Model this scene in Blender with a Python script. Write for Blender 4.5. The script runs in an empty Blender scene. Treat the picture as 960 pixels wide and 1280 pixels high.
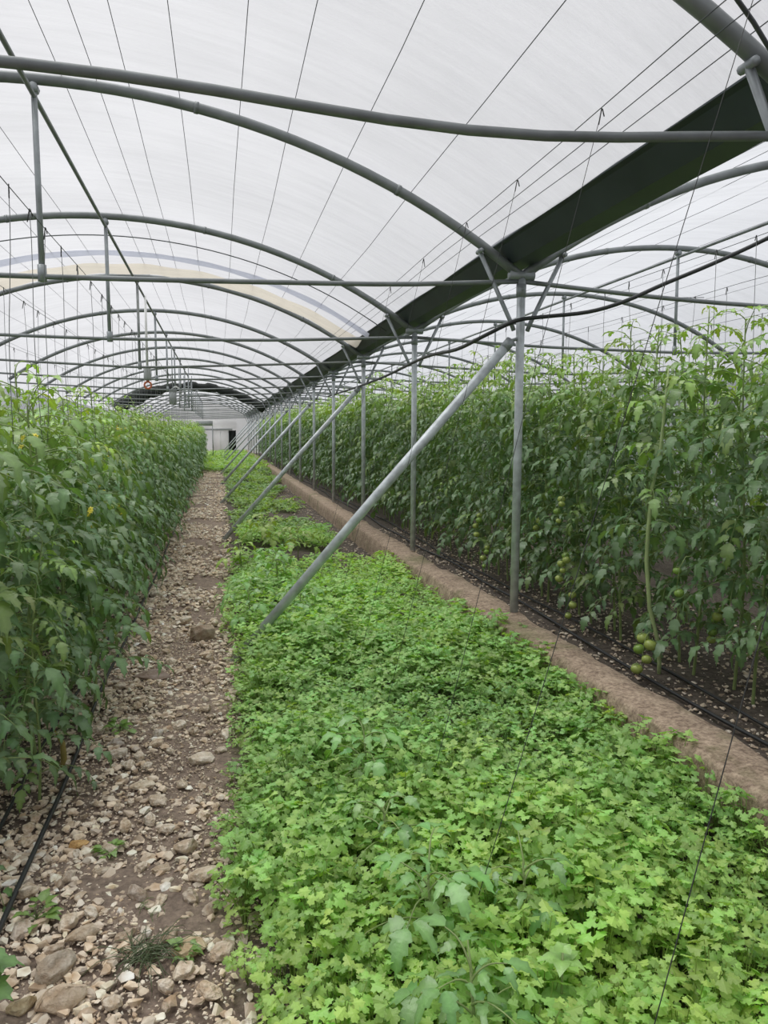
import bpy, math, random
import numpy as np
from mathutils import Vector, Matrix, Quaternion

SC = bpy.context.scene
COL = SC.collection
PI = math.pi
rng = np.random.default_rng(7)
random.seed(7)

# ------------------------------------------------------------------ camera
CAMH = 1.55
F = 955.0
PITCH = math.atan(100 / F)
YAW = math.atan(207 / math.hypot(F, 100))
fw = Vector((math.sin(YAW) * math.cos(PITCH), math.cos(YAW) * math.cos(PITCH), -math.sin(PITCH)))
rt = Vector((math.cos(YAW), -math.sin(YAW), 0))
up = rt.cross(fw)
cam = bpy.data.cameras.new('camera')
camo = bpy.data.objects.new('camera', cam)
COL.objects.link(camo)
M = Matrix((rt, up, -fw)).transposed().to_4x4()
M.translation = Vector((0, 0, CAMH))
camo.matrix_world = M
cam.sensor_fit = 'VERTICAL'
cam.sensor_height = 36.0
cam.lens = 36.0 * F / 1280.0
cam.clip_start = 0.05
cam.clip_end = 500
SC.camera = camo


def ray(x, y):
    return rt * ((x - 480) / F) - up * ((y - 640) / F) + fw


def atY(x, y, Y):
    r = ray(x, y)
    q = r * (Y / r.y)
    return (q.x, Y, q.z + CAMH)


def atZ(x, y, Z):
    r = ray(x, y)
    q = r * ((Z - CAMH) / r.z)
    return (q.x, q.y, Z)


# ------------------------------------------------------------------ materials
def mat_new(name):
    m = bpy.data.materials.new(name)
    m.use_nodes = True
    nt = m.node_tree
    nt.nodes.clear()
    out = nt.nodes.new('ShaderNodeOutputMaterial')
    return m, nt, out


def N(nt, t, **kw):
    n = nt.nodes.new(t)
    for k, v in kw.items():
        if k in n.inputs.keys():
            n.inputs[k].default_value = v
        else:
            setattr(n, k, v)
    return n


def plain(name, col, rough=0.5, metal=0.0, noise=0.15, scale=12.0, bump=0.0, stretch=None):
    m, nt, out = mat_new(name)
    p = N(nt, 'ShaderNodeBsdfPrincipled', Roughness=rough, Metallic=metal)
    tc = N(nt, 'ShaderNodeTexCoord')
    src = tc.outputs['Object']
    if stretch:
        mp = N(nt, 'ShaderNodeMapping')
        mp.inputs['Scale'].default_value = stretch
        nt.links.new(src, mp.inputs[0])
        src = mp.outputs[0]
    nz = N(nt, 'ShaderNodeTexNoise', Scale=scale, Detail=6.0)
    nt.links.new(src, nz.inputs['Vector'])
    rp = N(nt, 'ShaderNodeValToRGB')
    rp.color_ramp.elements[0].position = 0.3
    rp.color_ramp.elements[1].position = 0.7
    rp.color_ramp.elements[0].color = tuple(c * (1 - noise) for c in col) + (1,)
    rp.color_ramp.elements[1].color = tuple(min(1, c * (1 + noise)) for c in col) + (1,)
    nt.links.new(nz.outputs['Fac'], rp.inputs[0])
    nt.links.new(rp.outputs[0], p.inputs['Base Color'])
    if bump:
        b = N(nt, 'ShaderNodeBump', Strength=bump, Distance=0.01)
        nt.links.new(nz.outputs['Fac'], b.inputs['Height'])
        nt.links.new(b.outputs[0], p.inputs['Normal'])
    nt.links.new(p.outputs[0], out.inputs[0])
    return m


def film_mat(name, col, trans=0.05, streak=True):
    m, nt, out = mat_new(name)
    tc = N(nt, 'ShaderNodeTexCoord')
    mp = N(nt, 'ShaderNodeMapping')
    mp.inputs['Scale'].default_value = (0.5, 5.0, 0.5)
    nt.links.new(tc.outputs['Object'], mp.inputs[0])
    nz = N(nt, 'ShaderNodeTexNoise', Scale=2.2, Detail=8.0, Roughness=0.65)
    nt.links.new(mp.outputs[0], nz.inputs['Vector'])
    nz2 = N(nt, 'ShaderNodeTexNoise', Scale=0.8, Detail=3.0)
    nt.links.new(tc.outputs['Object'], nz2.inputs['Vector'])
    add = N(nt, 'ShaderNodeMath', operation='ADD')
    nt.links.new(nz.outputs['Fac'], add.inputs[0])
    nt.links.new(nz2.outputs['Fac'], add.inputs[1])
    rp = N(nt, 'ShaderNodeValToRGB')
    rp.color_ramp.elements[0].position = 0.38
    rp.color_ramp.elements[1].position = 0.60
    rp.color_ramp.elements[0].color = tuple(c * 0.88 for c in col) + (1,)
    rp.color_ramp.elements[1].color = tuple(col) + (1,)
    half = N(nt, 'ShaderNodeMath', operation='MULTIPLY')
    half.inputs[1].default_value = 0.5
    nt.links.new(add.outputs[0], half.inputs[0])
    nt.links.new(half.outputs[0], rp.inputs[0])
    b = N(nt, 'ShaderNodeBump', Strength=0.6, Distance=0.06)
    nt.links.new(nz.outputs['Fac'], b.inputs['Height'])
    tr = N(nt, 'ShaderNodeBsdfTranslucent')
    df = N(nt, 'ShaderNodeBsdfDiffuse')
    tp = N(nt, 'ShaderNodeBsdfTransparent')
    for s in (tr, df):
        nt.links.new(rp.outputs[0], s.inputs['Color'])
        nt.links.new(b.outputs[0], s.inputs['Normal'])
    m1 = N(nt, 'ShaderNodeMixShader')
    m1.inputs[0].default_value = 0.22
    nt.links.new(tr.outputs[0], m1.inputs[1])
    nt.links.new(df.outputs[0], m1.inputs[2])
    m2 = N(nt, 'ShaderNodeMixShader')
    m2.inputs[0].default_value = trans
    nt.links.new(m1.outputs[0], m2.inputs[1])
    nt.links.new(tp.outputs[0], m2.inputs[2])
    nt.links.new(m2.outputs[0], out.inputs[0])
    return m


def leaf_mat(name, transl=0.3, rough=0.45, mul=(1, 1, 1), spec=0.5, bumps=90.0):
    m, nt, out = mat_new(name)
    at = N(nt, 'ShaderNodeAttribute', attribute_name='tint')
    oi = N(nt, 'ShaderNodeObjectInfo')
    hs = N(nt, 'ShaderNodeHueSaturation')
    mr = N(nt, 'ShaderNodeMapRange')
    mr.inputs['To Min'].default_value = 0.88
    mr.inputs['To Max'].default_value = 1.12
    nt.links.new(oi.outputs['Random'], mr.inputs['Value'])
    nt.links.new(mr.outputs[0], hs.inputs['Value'])
    nt.links.new(at.outputs['Color'], hs.inputs['Color'])
    mx = N(nt, 'ShaderNodeMix', data_type='RGBA', blend_type='MULTIPLY')
    mx.inputs[0].default_value = 1.0
    nt.links.new(hs.outputs[0], mx.inputs[6])
    mx.inputs[7].default_value = mul + (1,)
    p = N(nt, 'ShaderNodeBsdfPrincipled', Roughness=rough)
    p.inputs['Specular IOR Level'].default_value = spec
    nt.links.new(mx.outputs[2], p.inputs['Base Color'])
    tc = N(nt, 'ShaderNodeTexCoord')
    nz = N(nt, 'ShaderNodeTexNoise', Scale=bumps, Detail=3.0)
    nt.links.new(tc.outputs['Object'], nz.inputs['Vector'])
    b = N(nt, 'ShaderNodeBump', Strength=0.5, Distance=0.004)
    nt.links.new(nz.outputs['Fac'], b.inputs['Height'])
    nt.links.new(b.outputs[0], p.inputs['Normal'])
    t = N(nt, 'ShaderNodeBsdfTranslucent')
    m3 = N(nt, 'ShaderNodeMix', data_type='RGBA', blend_type='MULTIPLY')
    m3.inputs[0].default_value = 1.0
    nt.links.new(mx.outputs[2], m3.inputs[6])
    m3.inputs[7].default_value = (1.5, 1.5, 0.5, 1)
    nt.links.new(m3.outputs[2], t.inputs['Color'])
    ms = N(nt, 'ShaderNodeMixShader')
    ms.inputs[0].default_value = transl
    nt.links.new(p.outputs[0], ms.inputs[1])
    nt.links.new(t.outputs[0], ms.inputs[2])
    nt.links.new(ms.outputs[0], out.inputs[0])
    return m


def stone_mat(name, scale=22.0):
    m, nt, out = mat_new(name)
    at = N(nt, 'ShaderNodeAttribute', attribute_name='tint')
    tc = N(nt, 'ShaderNodeTexCoord')
    nz = N(nt, 'ShaderNodeTexNoise', Scale=scale, Detail=6.0)
    nt.links.new(tc.outputs['Object'], nz.inputs['Vector'])
    rp = N(nt, 'ShaderNodeValToRGB')
    rp.color_ramp.elements[0].position = 0.3
    rp.color_ramp.elements[1].position = 0.65
    rp.color_ramp.elements[0].color = (0.62, 0.52, 0.42, 1)
    rp.color_ramp.elements[1].color = (1, 1, 1, 1)
    nt.links.new(nz.outputs['Fac'], rp.inputs[0])
    mx = N(nt, 'ShaderNodeMix', data_type='RGBA', blend_type='MULTIPLY')
    mx.inputs[0].default_value = 1.0
    nt.links.new(at.outputs['Color'], mx.inputs[6])
    nt.links.new(rp.outputs[0], mx.inputs[7])
    p = N(nt, 'ShaderNodeBsdfPrincipled', Roughness=0.85)
    b = N(nt, 'ShaderNodeBump', Strength=0.6, Distance=0.006 if scale > 10 else 0.08)
    nt.links.new(nz.outputs['Fac'], b.inputs['Height'])
    nt.links.new(b.outputs[0], p.inputs['Normal'])
    nt.links.new(mx.outputs[2], p.inputs['Base Color'])
    nt.links.new(p.outputs[0], out.inputs[0])
    return m


def ground_mat():
    m, nt, out = mat_new('earth')
    tc = N(nt, 'ShaderNodeTexCoord')
    sx = N(nt, 'ShaderNodeSeparateXYZ')
    nt.links.new(tc.outputs['Object'], sx.inputs[0])
    nz = N(nt, 'ShaderNodeTexNoise', Scale=26.0, Detail=8.0, Roughness=0.7)
    nt.links.new(tc.outputs['Object'], nz.inputs['Vector'])
    big = N(nt, 'ShaderNodeTexNoise', Scale=1.6, Detail=4.0)
    nt.links.new(tc.outputs['Object'], big.inputs['Vector'])
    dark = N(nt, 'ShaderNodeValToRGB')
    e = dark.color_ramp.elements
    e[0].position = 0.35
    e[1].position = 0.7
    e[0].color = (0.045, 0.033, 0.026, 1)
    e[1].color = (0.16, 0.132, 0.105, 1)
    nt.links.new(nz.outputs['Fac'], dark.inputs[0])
    path_dust = N(nt, 'ShaderNodeValToRGB')
    e = path_dust.color_ramp.elements
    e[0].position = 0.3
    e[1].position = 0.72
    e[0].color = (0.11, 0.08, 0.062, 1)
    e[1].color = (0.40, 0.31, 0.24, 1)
    nt.links.new(nz.outputs['Fac'], path_dust.inputs[0])
    # the trodden path carries pale stone dust
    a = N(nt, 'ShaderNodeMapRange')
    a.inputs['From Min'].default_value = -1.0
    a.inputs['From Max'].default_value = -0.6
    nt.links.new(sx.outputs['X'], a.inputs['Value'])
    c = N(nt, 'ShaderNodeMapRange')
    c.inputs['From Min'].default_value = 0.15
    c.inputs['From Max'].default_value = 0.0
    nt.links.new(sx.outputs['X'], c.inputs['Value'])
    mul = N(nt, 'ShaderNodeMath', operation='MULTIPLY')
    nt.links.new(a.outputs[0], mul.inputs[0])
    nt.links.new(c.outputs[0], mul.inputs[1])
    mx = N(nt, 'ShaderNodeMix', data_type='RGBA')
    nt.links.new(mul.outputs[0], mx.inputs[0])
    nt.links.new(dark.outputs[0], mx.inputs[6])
    nt.links.new(path_dust.outputs[0], mx.inputs[7])
    p = N(nt, 'ShaderNodeBsdfPrincipled', Roughness=0.95)
    b = N(nt, 'ShaderNodeBump', Strength=0.9, Distance=0.02)
    nt.links.new(nz.outputs['Fac'], b.inputs['Height'])
    nt.links.new(b.outputs[0], p.inputs['Normal'])
    nt.links.new(mx.outputs[2], p.inputs['Base Color'])
    nt.links.new(p.outputs[0], out.inputs[0])
    return m


def concrete_mat():
    m, nt, out = mat_new('old_concrete')
    tc = N(nt, 'ShaderNodeTexCoord')
    nz = N(nt, 'ShaderNodeTexNoise', Scale=9.0, Detail=9.0, Roughness=0.7)
    n2 = N(nt, 'ShaderNodeTexNoise', Scale=1.7, Detail=5.0, Roughness=0.6)
    n3 = N(nt, 'ShaderNodeTexNoise', Scale=45.0, Detail=5.0, Roughness=0.7)
    for n in (nz, n2, n3):
        nt.links.new(tc.outputs['Object'], n.inputs['Vector'])
    r1 = N(nt, 'ShaderNodeValToRGB')
    e = r1.color_ramp.elements
    e[0].position = 0.40
    e[1].position = 0.62
    e[0].color = (0.15, 0.10, 0.07, 1)
    e[1].color = (0.50, 0.39, 0.285, 1)
    mxn = N(nt, 'ShaderNodeMath', operation='MULTIPLY_ADD')
    nt.links.new(n3.outputs['Fac'], mxn.inputs[0])
    mxn.inputs[1].default_value = 0.6
    mxm = N(nt, 'ShaderNodeMath', operation='MULTIPLY')
    mxm.inputs[1].default_value = 0.42
    nt.links.new(nz.outputs['Fac'], mxm.inputs[0])
    nt.links.new(mxm.outputs[0], mxn.inputs[2])
    nt.links.new(mxn.outputs[0], r1.inputs[0])
    r2 = N(nt, 'ShaderNodeValToRGB')
    e = r2.color_ramp.elements
    e[0].position = 0.54
    e[1].position = 0.66
    e[0].color = (0, 0, 0, 1)
    e[1].color = (0.6, 0.6, 0.6, 1)
    nt.links.new(n2.outputs['Fac'], r2.inputs[0])
    mx = N(nt, 'ShaderNodeMix', data_type='RGBA')
    nt.links.new(r2.outputs[0], mx.inputs[0])
    nt.links.new(r1.outputs[0], mx.inputs[6])
    mx.inputs[7].default_value = (0.13, 0.14, 0.05, 1)
    p = N(nt, 'ShaderNodeBsdfPrincipled', Roughness=0.9)
    b = N(nt, 'ShaderNodeBump', Strength=0.8, Distance=0.012)
    nt.links.new(n3.outputs['Fac'], b.inputs['Height'])
    nt.links.new(b.outputs[0], p.inputs['Normal'])
    nt.links.new(mx.outputs[2], p.inputs['Base Color'])
    nt.links.new(p.outputs[0], out.inputs[0])
    return m


MT = {
    'galv': plain('galvanized_steel', (0.29, 0.315, 0.325), 0.45, 0.35, 0.22, 9.0),
    'galv_light': plain('weathered_zinc', (0.50, 0.54, 0.56), 0.5, 0.25, 0.25, 14.0),
    'bow': plain('dull_steel_tube', (0.205, 0.222, 0.225), 0.5, 0.3, 0.2, 7.0),
    'gutter': plain('dark_green_sheet', (0.038, 0.050, 0.056), 0.5, 0.1, 0.2, 3.0),
    'wire': plain('dark_wire', (0.10, 0.11, 0.12), 0.6, 0.3, 0.1),
    'twine': plain('grey_twine', (0.19, 0.20, 0.20), 0.8, 0.0, 0.25, 30.0),
    'blacktwine': plain('black_twine', (0.05, 0.052, 0.05), 0.8, 0.0, 0.2, 30.0),
    'rubber': plain('black_rubber', (0.022, 0.024, 0.025), 0.5, 0.0, 0.2, 8.0),
    'white': plain('white_panel', (0.78, 0.79, 0.78), 0.6, 0.0, 0.06, 2.0),
    'sheet': film_mat('white_sheet', (0.97, 0.97, 0.97), 0.3),
    'greyp': plain('grey_plastic', (0.35, 0.37, 0.37), 0.6, 0.0, 0.1, 5.0),
    'orange': plain('orange_plastic', (0.65, 0.16, 0.07), 0.5, 0.0, 0.1, 5.0),
    'shade': plain('black_shade_cloth_and_doorway', (0.018, 0.022, 0.02), 0.9, 0.0, 0.3, 8.0, 0.4),
    'film': film_mat('milky_polyethylene', (0.89, 0.89, 0.935), 0.40),
    'film2': film_mat('milky_polyethylene_side', (0.86, 0.875, 0.935), 0.40),
    'fold': film_mat('yellowed_film', (0.74, 0.69, 0.60), 0.0),
    'seam': film_mat('grey_film_band', (0.48, 0.50, 0.57), 0.0),
    'leaf': leaf_mat('tomato_leaf', 0.22, 0.34, spec=0.8),
    'pars': leaf_mat('parsley_leaf', 0.34, 0.40, bumps=160.0),
    'stem': plain('green_stem', (0.25, 0.33, 0.12), 0.5, 0.0, 0.2, 12.0),
    'palestem': plain('pale_green_stem', (0.42, 0.52, 0.24), 0.5, 0.0, 0.15, 12.0),
    'fruit': plain('green_tomato_skin', (0.20, 0.33, 0.06), 0.25, 0.0, 0.18, 14.0),
    'fruit2': plain('pale_green_tomato_skin', (0.34, 0.42, 0.10), 0.25, 0.0, 0.12, 14.0),
    'petal': plain('yellow_petal', (0.90, 0.78, 0.08), 0.5, 0.0, 0.1, 12.0),
    'dry': plain('brown_curled_pod', (0.30, 0.24, 0.07), 0.7, 0.0, 0.3, 20.0),
    'stone': stone_mat('limestone'),
    'boulder': stone_mat('limestone_block', 1.6),
    'earth': ground_mat(),
    'concrete': concrete_mat(),
}


# ------------------------------------------------------------------ mesh collector
class MB:
    def __init__(s):
        s.v, s.q, s.t, s.c, s.n = [], [], [], [], 0

    def add(s, v, q=None, t=None, c=None):
        v = np.asarray(v, dtype=np.float64).reshape(-1, 3)
        if q is not None and len(q):
            s.q.append(np.asarray(q, dtype=np.int64).reshape(-1, 4) + s.n)
        if t is not None and len(t):
            s.t.append(np.asarray(t, dtype=np.int64).reshape(-1, 3) + s.n)
        if c is None:
            c = (0.5, 0.5, 0.5)
        c = np.asarray(c, dtype=np.float64)
        if c.ndim == 1:
            c = np.tile(c, (len(v), 1))
        s.c.append(c)
        s.v.append(v)
        s.n += len(v)

    def arrays(s):
        v = np.concatenate(s.v)
        q = np.concatenate(s.q) if s.q else np.zeros((0, 4), int)
        t = np.concatenate(s.t) if s.t else np.zeros((0, 3), int)
        return v, q, t, np.concatenate(s.c)

    def mesh(s, name, mat, tint=False, smooth=True):
        v, q, t, c = s.arrays()
        me = bpy.data.meshes.new(name)
        me.vertices.add(len(v))
        me.vertices.foreach_set('co', v.astype(np.float32).ravel())
        nl = len(q) * 4 + len(t) * 3
        me.loops.add(nl)
        me.loops.foreach_set('vertex_index', np.concatenate([q.ravel(), t.ravel()]).astype(np.int32))
        me.polygons.add(len(q) + len(t))
        st = np.concatenate([np.arange(len(q)) * 4, len(q) * 4 + np.arange(len(t)) * 3]).astype(np.int32)
        me.polygons.foreach_set('loop_start', st)
        me.update(calc_edges=True)
        me.polygons.foreach_set('use_smooth', np.full(len(q) + len(t), smooth))
        if tint:
            a = me.color_attributes.new('tint', 'FLOAT_COLOR', 'POINT')
            a.data.foreach_set('color', np.hstack([c, np.ones((len(c), 1))]).astype(np.float32).ravel())
        me.materials.append(mat)
        me.validate()
        return me

    def build(s, name, mat, parent=None, tint=False, smooth=True):
        o = bpy.data.objects.new(name, s.mesh(name, mat, tint, smooth))
        COL.objects.link(o)
        if parent:
            o.parent = parent
        return o

    def tube(s, pts, r, n=8, c=None, cap=True):
        v, q, t = tube(pts, r, n, cap)
        s.add(v, q, t, c)
        return s

    def box(s, lo, hi, c=None):
        x0, y0, z0 = lo
        x1, y1, z1 = hi
        v = [(x0, y0, z0), (x1, y0, z0), (x1, y1, z0), (x0, y1, z0), (x0, y0, z1), (x1, y0, z1), (x1, y1, z1), (x0, y1, z1)]
        s.add(v, [(3, 2, 1, 0), (4, 5, 6, 7), (0, 1, 5, 4), (1, 2, 6, 5), (2, 3, 7, 6), (3, 0, 4, 7)], None, c)
        return s


def tube(pts, r, n=8, cap=True):
    P = np.asarray(pts, dtype=float)
    m = len(P)
    R = np.full(m, r) if np.isscalar(r) else np.asarray(r, float)
    T = np.gradient(P, axis=0)
    T /= np.linalg.norm(T, axis=1)[:, None] + 1e-12
    u = np.array([0, 0, 1.0]) if abs(T[0, 2]) < 0.9 else np.array([1.0, 0, 0])
    vs = []
    ang = np.arange(n) * 2 * PI / n
    for i in range(m):
        u = u - T[i] * (u @ T[i])
        u /= np.linalg.norm(u) + 1e-12
        w = np.cross(T[i], u)
        vs.append(P[i] + R[i] * (np.cos(ang)[:, None] * u + np.sin(ang)[:, None] * w))
    v = np.concatenate(vs)
    i = np.arange(m - 1)[:, None] * n
    j = np.arange(n)[None, :]
    k = (j + 1) % n
    q = np.stack([i + j, i + k, i + n + k, i + n + j], -1).reshape(-1, 4)
    t = []
    if cap:
        v = np.vstack([v, P[:1], P[-1:]])
        a, b = m * n, m * n + 1
        for jj in range(n):
            t.append((a, (jj + 1) % n, jj))
            t.append((b, (m - 1) * n + jj, (m - 1) * n + (jj + 1) % n))
    return v, q, t


def tag(o, label=None, cat=None, group=None, kind=None):
    if label:
        o['label'] = label
    if cat:
        o['category'] = cat
    if group:
        o['group'] = group
    if kind:
        o['kind'] = kind
    return o


def empty(name, loc=(0, 0, 0), rz=0.0):
    o = bpy.data.objects.new(name, None)
    o.empty_display_size = 0.1
    COL.objects.link(o)
    o.location = loc
    o.rotation_euler = (0, 0, rz)
    return o


def copy_tree(o, parent=None):
    c = o.copy()
    COL.objects.link(c)
    c.parent = parent
    for ch in list(o.children):
        copy_tree(ch, c)
    return c


ORD = ['nearest', 'second', 'third', 'fourth', 'fifth', 'sixth', 'seventh', 'eighth', 'ninth', 'tenth', 'eleventh', 'twelfth',
       'thirteenth', 'fourteenth', 'fifteenth', 'sixteenth', 'seventeenth', 'eighteenth', 'nineteenth', 'twentieth']

# ------------------------------------------------------------------ frame of the greenhouse
PX = 2.10          # line of the posts and the gutter
HALF = 3.14
RAD = 5.3
APEX = 3.66
C1 = PX - HALF     # centre of the left span
C2 = PX + HALF
Y1 = 5.17
YEND = 57.5
YS = [Y1 + 3 * k for k in range(-2, 18)]
YS[1] = 2.42


def arch_z(dx, rad=RAD, apex=APEX):
    return apex - RAD + math.sqrt(rad * rad - dx * dx)


# ground
nx, ny = 90, 300
xs = np.linspace(-6.5, 10.5, nx)
ys = np.concatenate([np.linspace(-6, 12, 200), np.linspace(12.3, 66, 100)])
X, Y = np.meshgrid(xs, ys)
Z = 0.012 * np.sin(X * 5.1 + 1.3 * np.sin(Y * 2.3)) * np.cos(Y * 3.7 + X) + 0.008 * np.sin(Y * 9 + X * 7) - 0.01
b = MB()
idx = np.arange(len(ys) * nx).reshape(len(ys), nx)
q = np.stack([idx[:-1, :-1], idx[:-1, 1:], idx[1:, 1:], idx[1:, :-1]], -1).reshape(-1, 4)
b.add(np.stack([X, Y, Z], -1).reshape(-1, 3), q)
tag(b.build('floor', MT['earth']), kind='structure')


# films
def film_span(cx, mat, name, y0=-5.5, y1=YEND):
    b = MB()
    na = 40
    a = np.linspace(-3.42 if cx == C1 else -2.93, 2.93 if cx == C1 else 3.42, na + 1)
    yy = np.arange(y0, y1 + 0.01, 0.5)
    V = []
    for y in yy:
        ph = ((y - Y1) / 3.0) % 1.0
        sag = 0.03 * math.sin(PI * ph)
        for d in a:
            w = 0.006 * math.sin(y * 3.1 + d * 1.3) + 0.004 * math.sin(y * 7.7 - d * 2.1)
            V.append((cx + d, y, arch_z(d, RAD + 0.05) + 0.005 - sag * (1 - (abs(d) / 3.5) ** 4) + w * (1 if 0.05 < ph < 0.95 else 0)))
    idx = np.arange(len(yy) * (na + 1)).reshape(len(yy), na + 1)
    q = np.stack([idx[:-1, :-1], idx[:-1, 1:], idx[1:, 1:], idx[1:, :-1]], -1).reshape(-1, 4)
    b.add(V, q)
    return tag(b.build(name, mat), kind='structure')


film_span(C1, MT['film'], 'ceiling')
film_span(C2, MT['film2'], 'ceiling')


def wall_film(name, x, mat):
    b = MB()
    yy = np.arange(-5.5, YEND + 0.01, 0.5)
    zz = np.linspace(0, 2.5, 12)
    V = [(x + 0.015 * math.sin(y * 2.1 + z * 3), y, z) for y in yy for z in zz]
    idx = np.arange(len(yy) * 12).reshape(len(yy), 12)
    q = np.stack([idx[:-1, :-1], idx[:-1, 1:], idx[1:, 1:], idx[1:, :-1]], -1).reshape(-1, 4)
    b.add(V, q)
    return tag(b.build(name, mat), kind='structure')


wall_film('wall_left', C1 - HALF - 0.28, MT['film2'])
wall_film('wall_right', C2 + HALF + 0.28, MT['film2'])


def end_wall(name, y, mat, holes=None):
    b = MB()
    for cx in (C1, C2):
        n = 40
        dx = np.linspace(-3.42 if cx == C1 else -3.14, 3.14 if cx == C1 else 3.42, n + 1)
        V = []
        for d in dx:
            for f in np.linspace(0, 1, 9):
                z = f * (arch_z(d, RAD + 0.05))
                V.append((cx + d, y + 0.01 * math.sin(d * 4 + z * 3), z))
        idx = np.arange((n + 1) * 9).reshape(n + 1, 9)
        q = np.stack([idx[:-1, :-1], idx[1:, :-1], idx[1:, 1:], idx[:-1, 1:]], -1).reshape(-1, 4)
        b.add(V, q)
    return tag(b.build(name, mat), kind='structure')


end_wall('wall_back', YEND, MT['sheet'])
end_wall('wall_front', -5.5, MT['film2'])


# ------------------------------------------------------------------ trusses
def tie_pts(cx, k, y):
    if cx == C1 and k == 1:   # the second frame back of the viewer line has a bent tie
        L = [(cx - HALF, 2.54), (-2.6, 2.54), (-1.4, 2.58)] + [(lambda p: (p[0], p[2]))(atY(a, b_, 2.42)) for a, b_ in
             ((0, 76), (120, 89), (240, 107), (360, 129), (480, 150), (630, 170), (740, 173), (960, 169))] + [(PX, 2.58)]
    elif cx == C1 and k == 2:
        L = [(cx - HALF, 2.56), (-2.5, 2.51), (-1.28, 2.50), (-0.34, 2.511), (1.225, 2.543), (PX, 2.60)]
    elif cx == C2 and k == 2:
        L = [(PX, 2.60), (3.02, 2.535), (3.68, 2.505), (5.24, 2.47), (7.0, 2.50), (cx + HALF, 2.56)]
    else:
        s = 0.02 * math.sin(k * 2.7)
        L = [(cx - HALF, 2.57), (cx - 1.6, 2.50), (cx, 2.455 + s), (cx + 1.6, 2.50), (cx + HALF, 2.57)]
    xs_ = [p[0] for p in L]
    zs_ = [p[1] for p in L]
    X_ = np.linspace(xs_[0], xs_[-1], 25)
    Z_ = np.interp(X_, xs_, zs_)
    Z_[1:-1] = (Z_[:-2] + 2 * Z_[1:-1] + Z_[2:]) / 4
    return [(x, 0, z) for x, z in zip(X_, Z_)]


def truss(cx, k, y, side):
    nth = ORD[k]
    t = empty('roof_truss', (0, y, 0))
    tag(t, f'{nth} grey steel arched roof truss over the {"left" if side < 0 else "right"} span', 'roof truss',
        f'arched roof trusses of the {"left" if side < 0 else "right"} span')
    dx = np.linspace(-HALF, HALF, 41)
    b = MB().tube([(cx + d, 0, arch_z(d)) for d in dx], 0.033, 10)
    # clips over the tube
    for d in (-2.2, -0.9, 0.95, 2.25):
        p0 = np.array((cx + d - 0.012, 0, arch_z(d - 0.012)))
        p1 = np.array((cx + d + 0.012, 0, arch_z(d + 0.012)))
        b.tube([p0, p1], 0.037, 10)
    b.build('arch', MT['bow'], t)
    tp = tie_pts(cx, k, y)
    MB().tube(tp, 0.0165 if k != 1 else 0.0175, 8).build('tie_bar', MT['bow'], t)
    zt = float(np.interp(cx, [p[0] for p in tp], [p[2] for p in tp]))
    b = MB().tube([(cx, 0, zt - 0.005), (cx, 0, APEX - 0.03)], 0.018, 8)
    b.tube([(cx, 0, zt - 0.03), (cx, 0, zt + 0.07)], 0.027, 8)
    b.tube([(cx, -0.03, APEX - 0.055), (cx, 0.03, APEX - 0.055)], 0.03, 8)
    b.build('king_post', MT['galv'], t)
    return t


def strut_mesh(s, parent):
    # brace from the post up to the arch
    b = MB()
    a = (PX + s * 0.05, 0, 2.26)
    e = (PX + s * 0.31, 0, 2.79)
    b.tube([a, (PX + s * 0.075, 0, 2.32), e], 0.0165, 8)
    b.tube([(e[0], -0.04, e[2]), (e[0], 0.04, e[2])], 0.017, 8)
    return b.build('strut', MT['galv'], parent)


for k, y in enumerate(YS):
    truss(C1, k, y, -1)
    truss(C2, k, y, 1)

# posts on the curb (only those ahead of the camera plane show)
first = None
for k, y in enumerate([y for y in YS if y > 0]):
    p = empty('steel_post', (PX, y, 0.24))
    tag(p, f'{ORD[k]} upright galvanized post along the concrete curb' if k else
        'galvanized post just outside the right frame edge, carrying nearest strut', 'post', 'posts along the concrete curb')
    if first is None:
        b = MB()
        b.tube([(-0.012, 0, 0), (-0.004, 0, 1.2), (0, 0, 2.39)], 0.030, 12)
        sh = b.build('shaft', MT['galv_light'], p)
        b = MB()
        b.tube([(0, 0, 2.25), (0, 0, 2.34)], 0.035, 12)
        b.tube([(-0.09, 0, 2.40), (0.09, 0, 2.40)], 0.036, 10)
        b.tube([(0, -0.045, 2.30), (0, 0.045, 2.30)], 0.010, 6)
        cp = b.build('bracket', MT['galv'], p)
        st = []
        for s in (-1, 1):
            o = strut_mesh(s, p)
            o.location = (-PX, 0, -0.24)
            st.append(o)
        first = [sh, cp] + st
    else:
        for o in first:
            c = o.copy()
            COL.objects.link(c)
            c.parent = p

for side, gx in ((-1, C1 - HALF), (1, C2 + HALF)):
    for k, y in enumerate([y for y in YS if y > 0]):
        if side < 0 and k > 6:
            break
        if side > 0 and k > 8:
            break
        b = MB().tube([(0, 0, 0), (0, 0, 2.62)], 0.030, 10)
        o = b.build('steel_post', MT['galv_light'])
        o.location = (gx, y, 0.0)
        tag(o, f'galvanized side post standing along the {"left" if side < 0 else "right"} film wall', 'post',
            f'posts along the {"left" if side < 0 else "right"} film wall')


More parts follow.
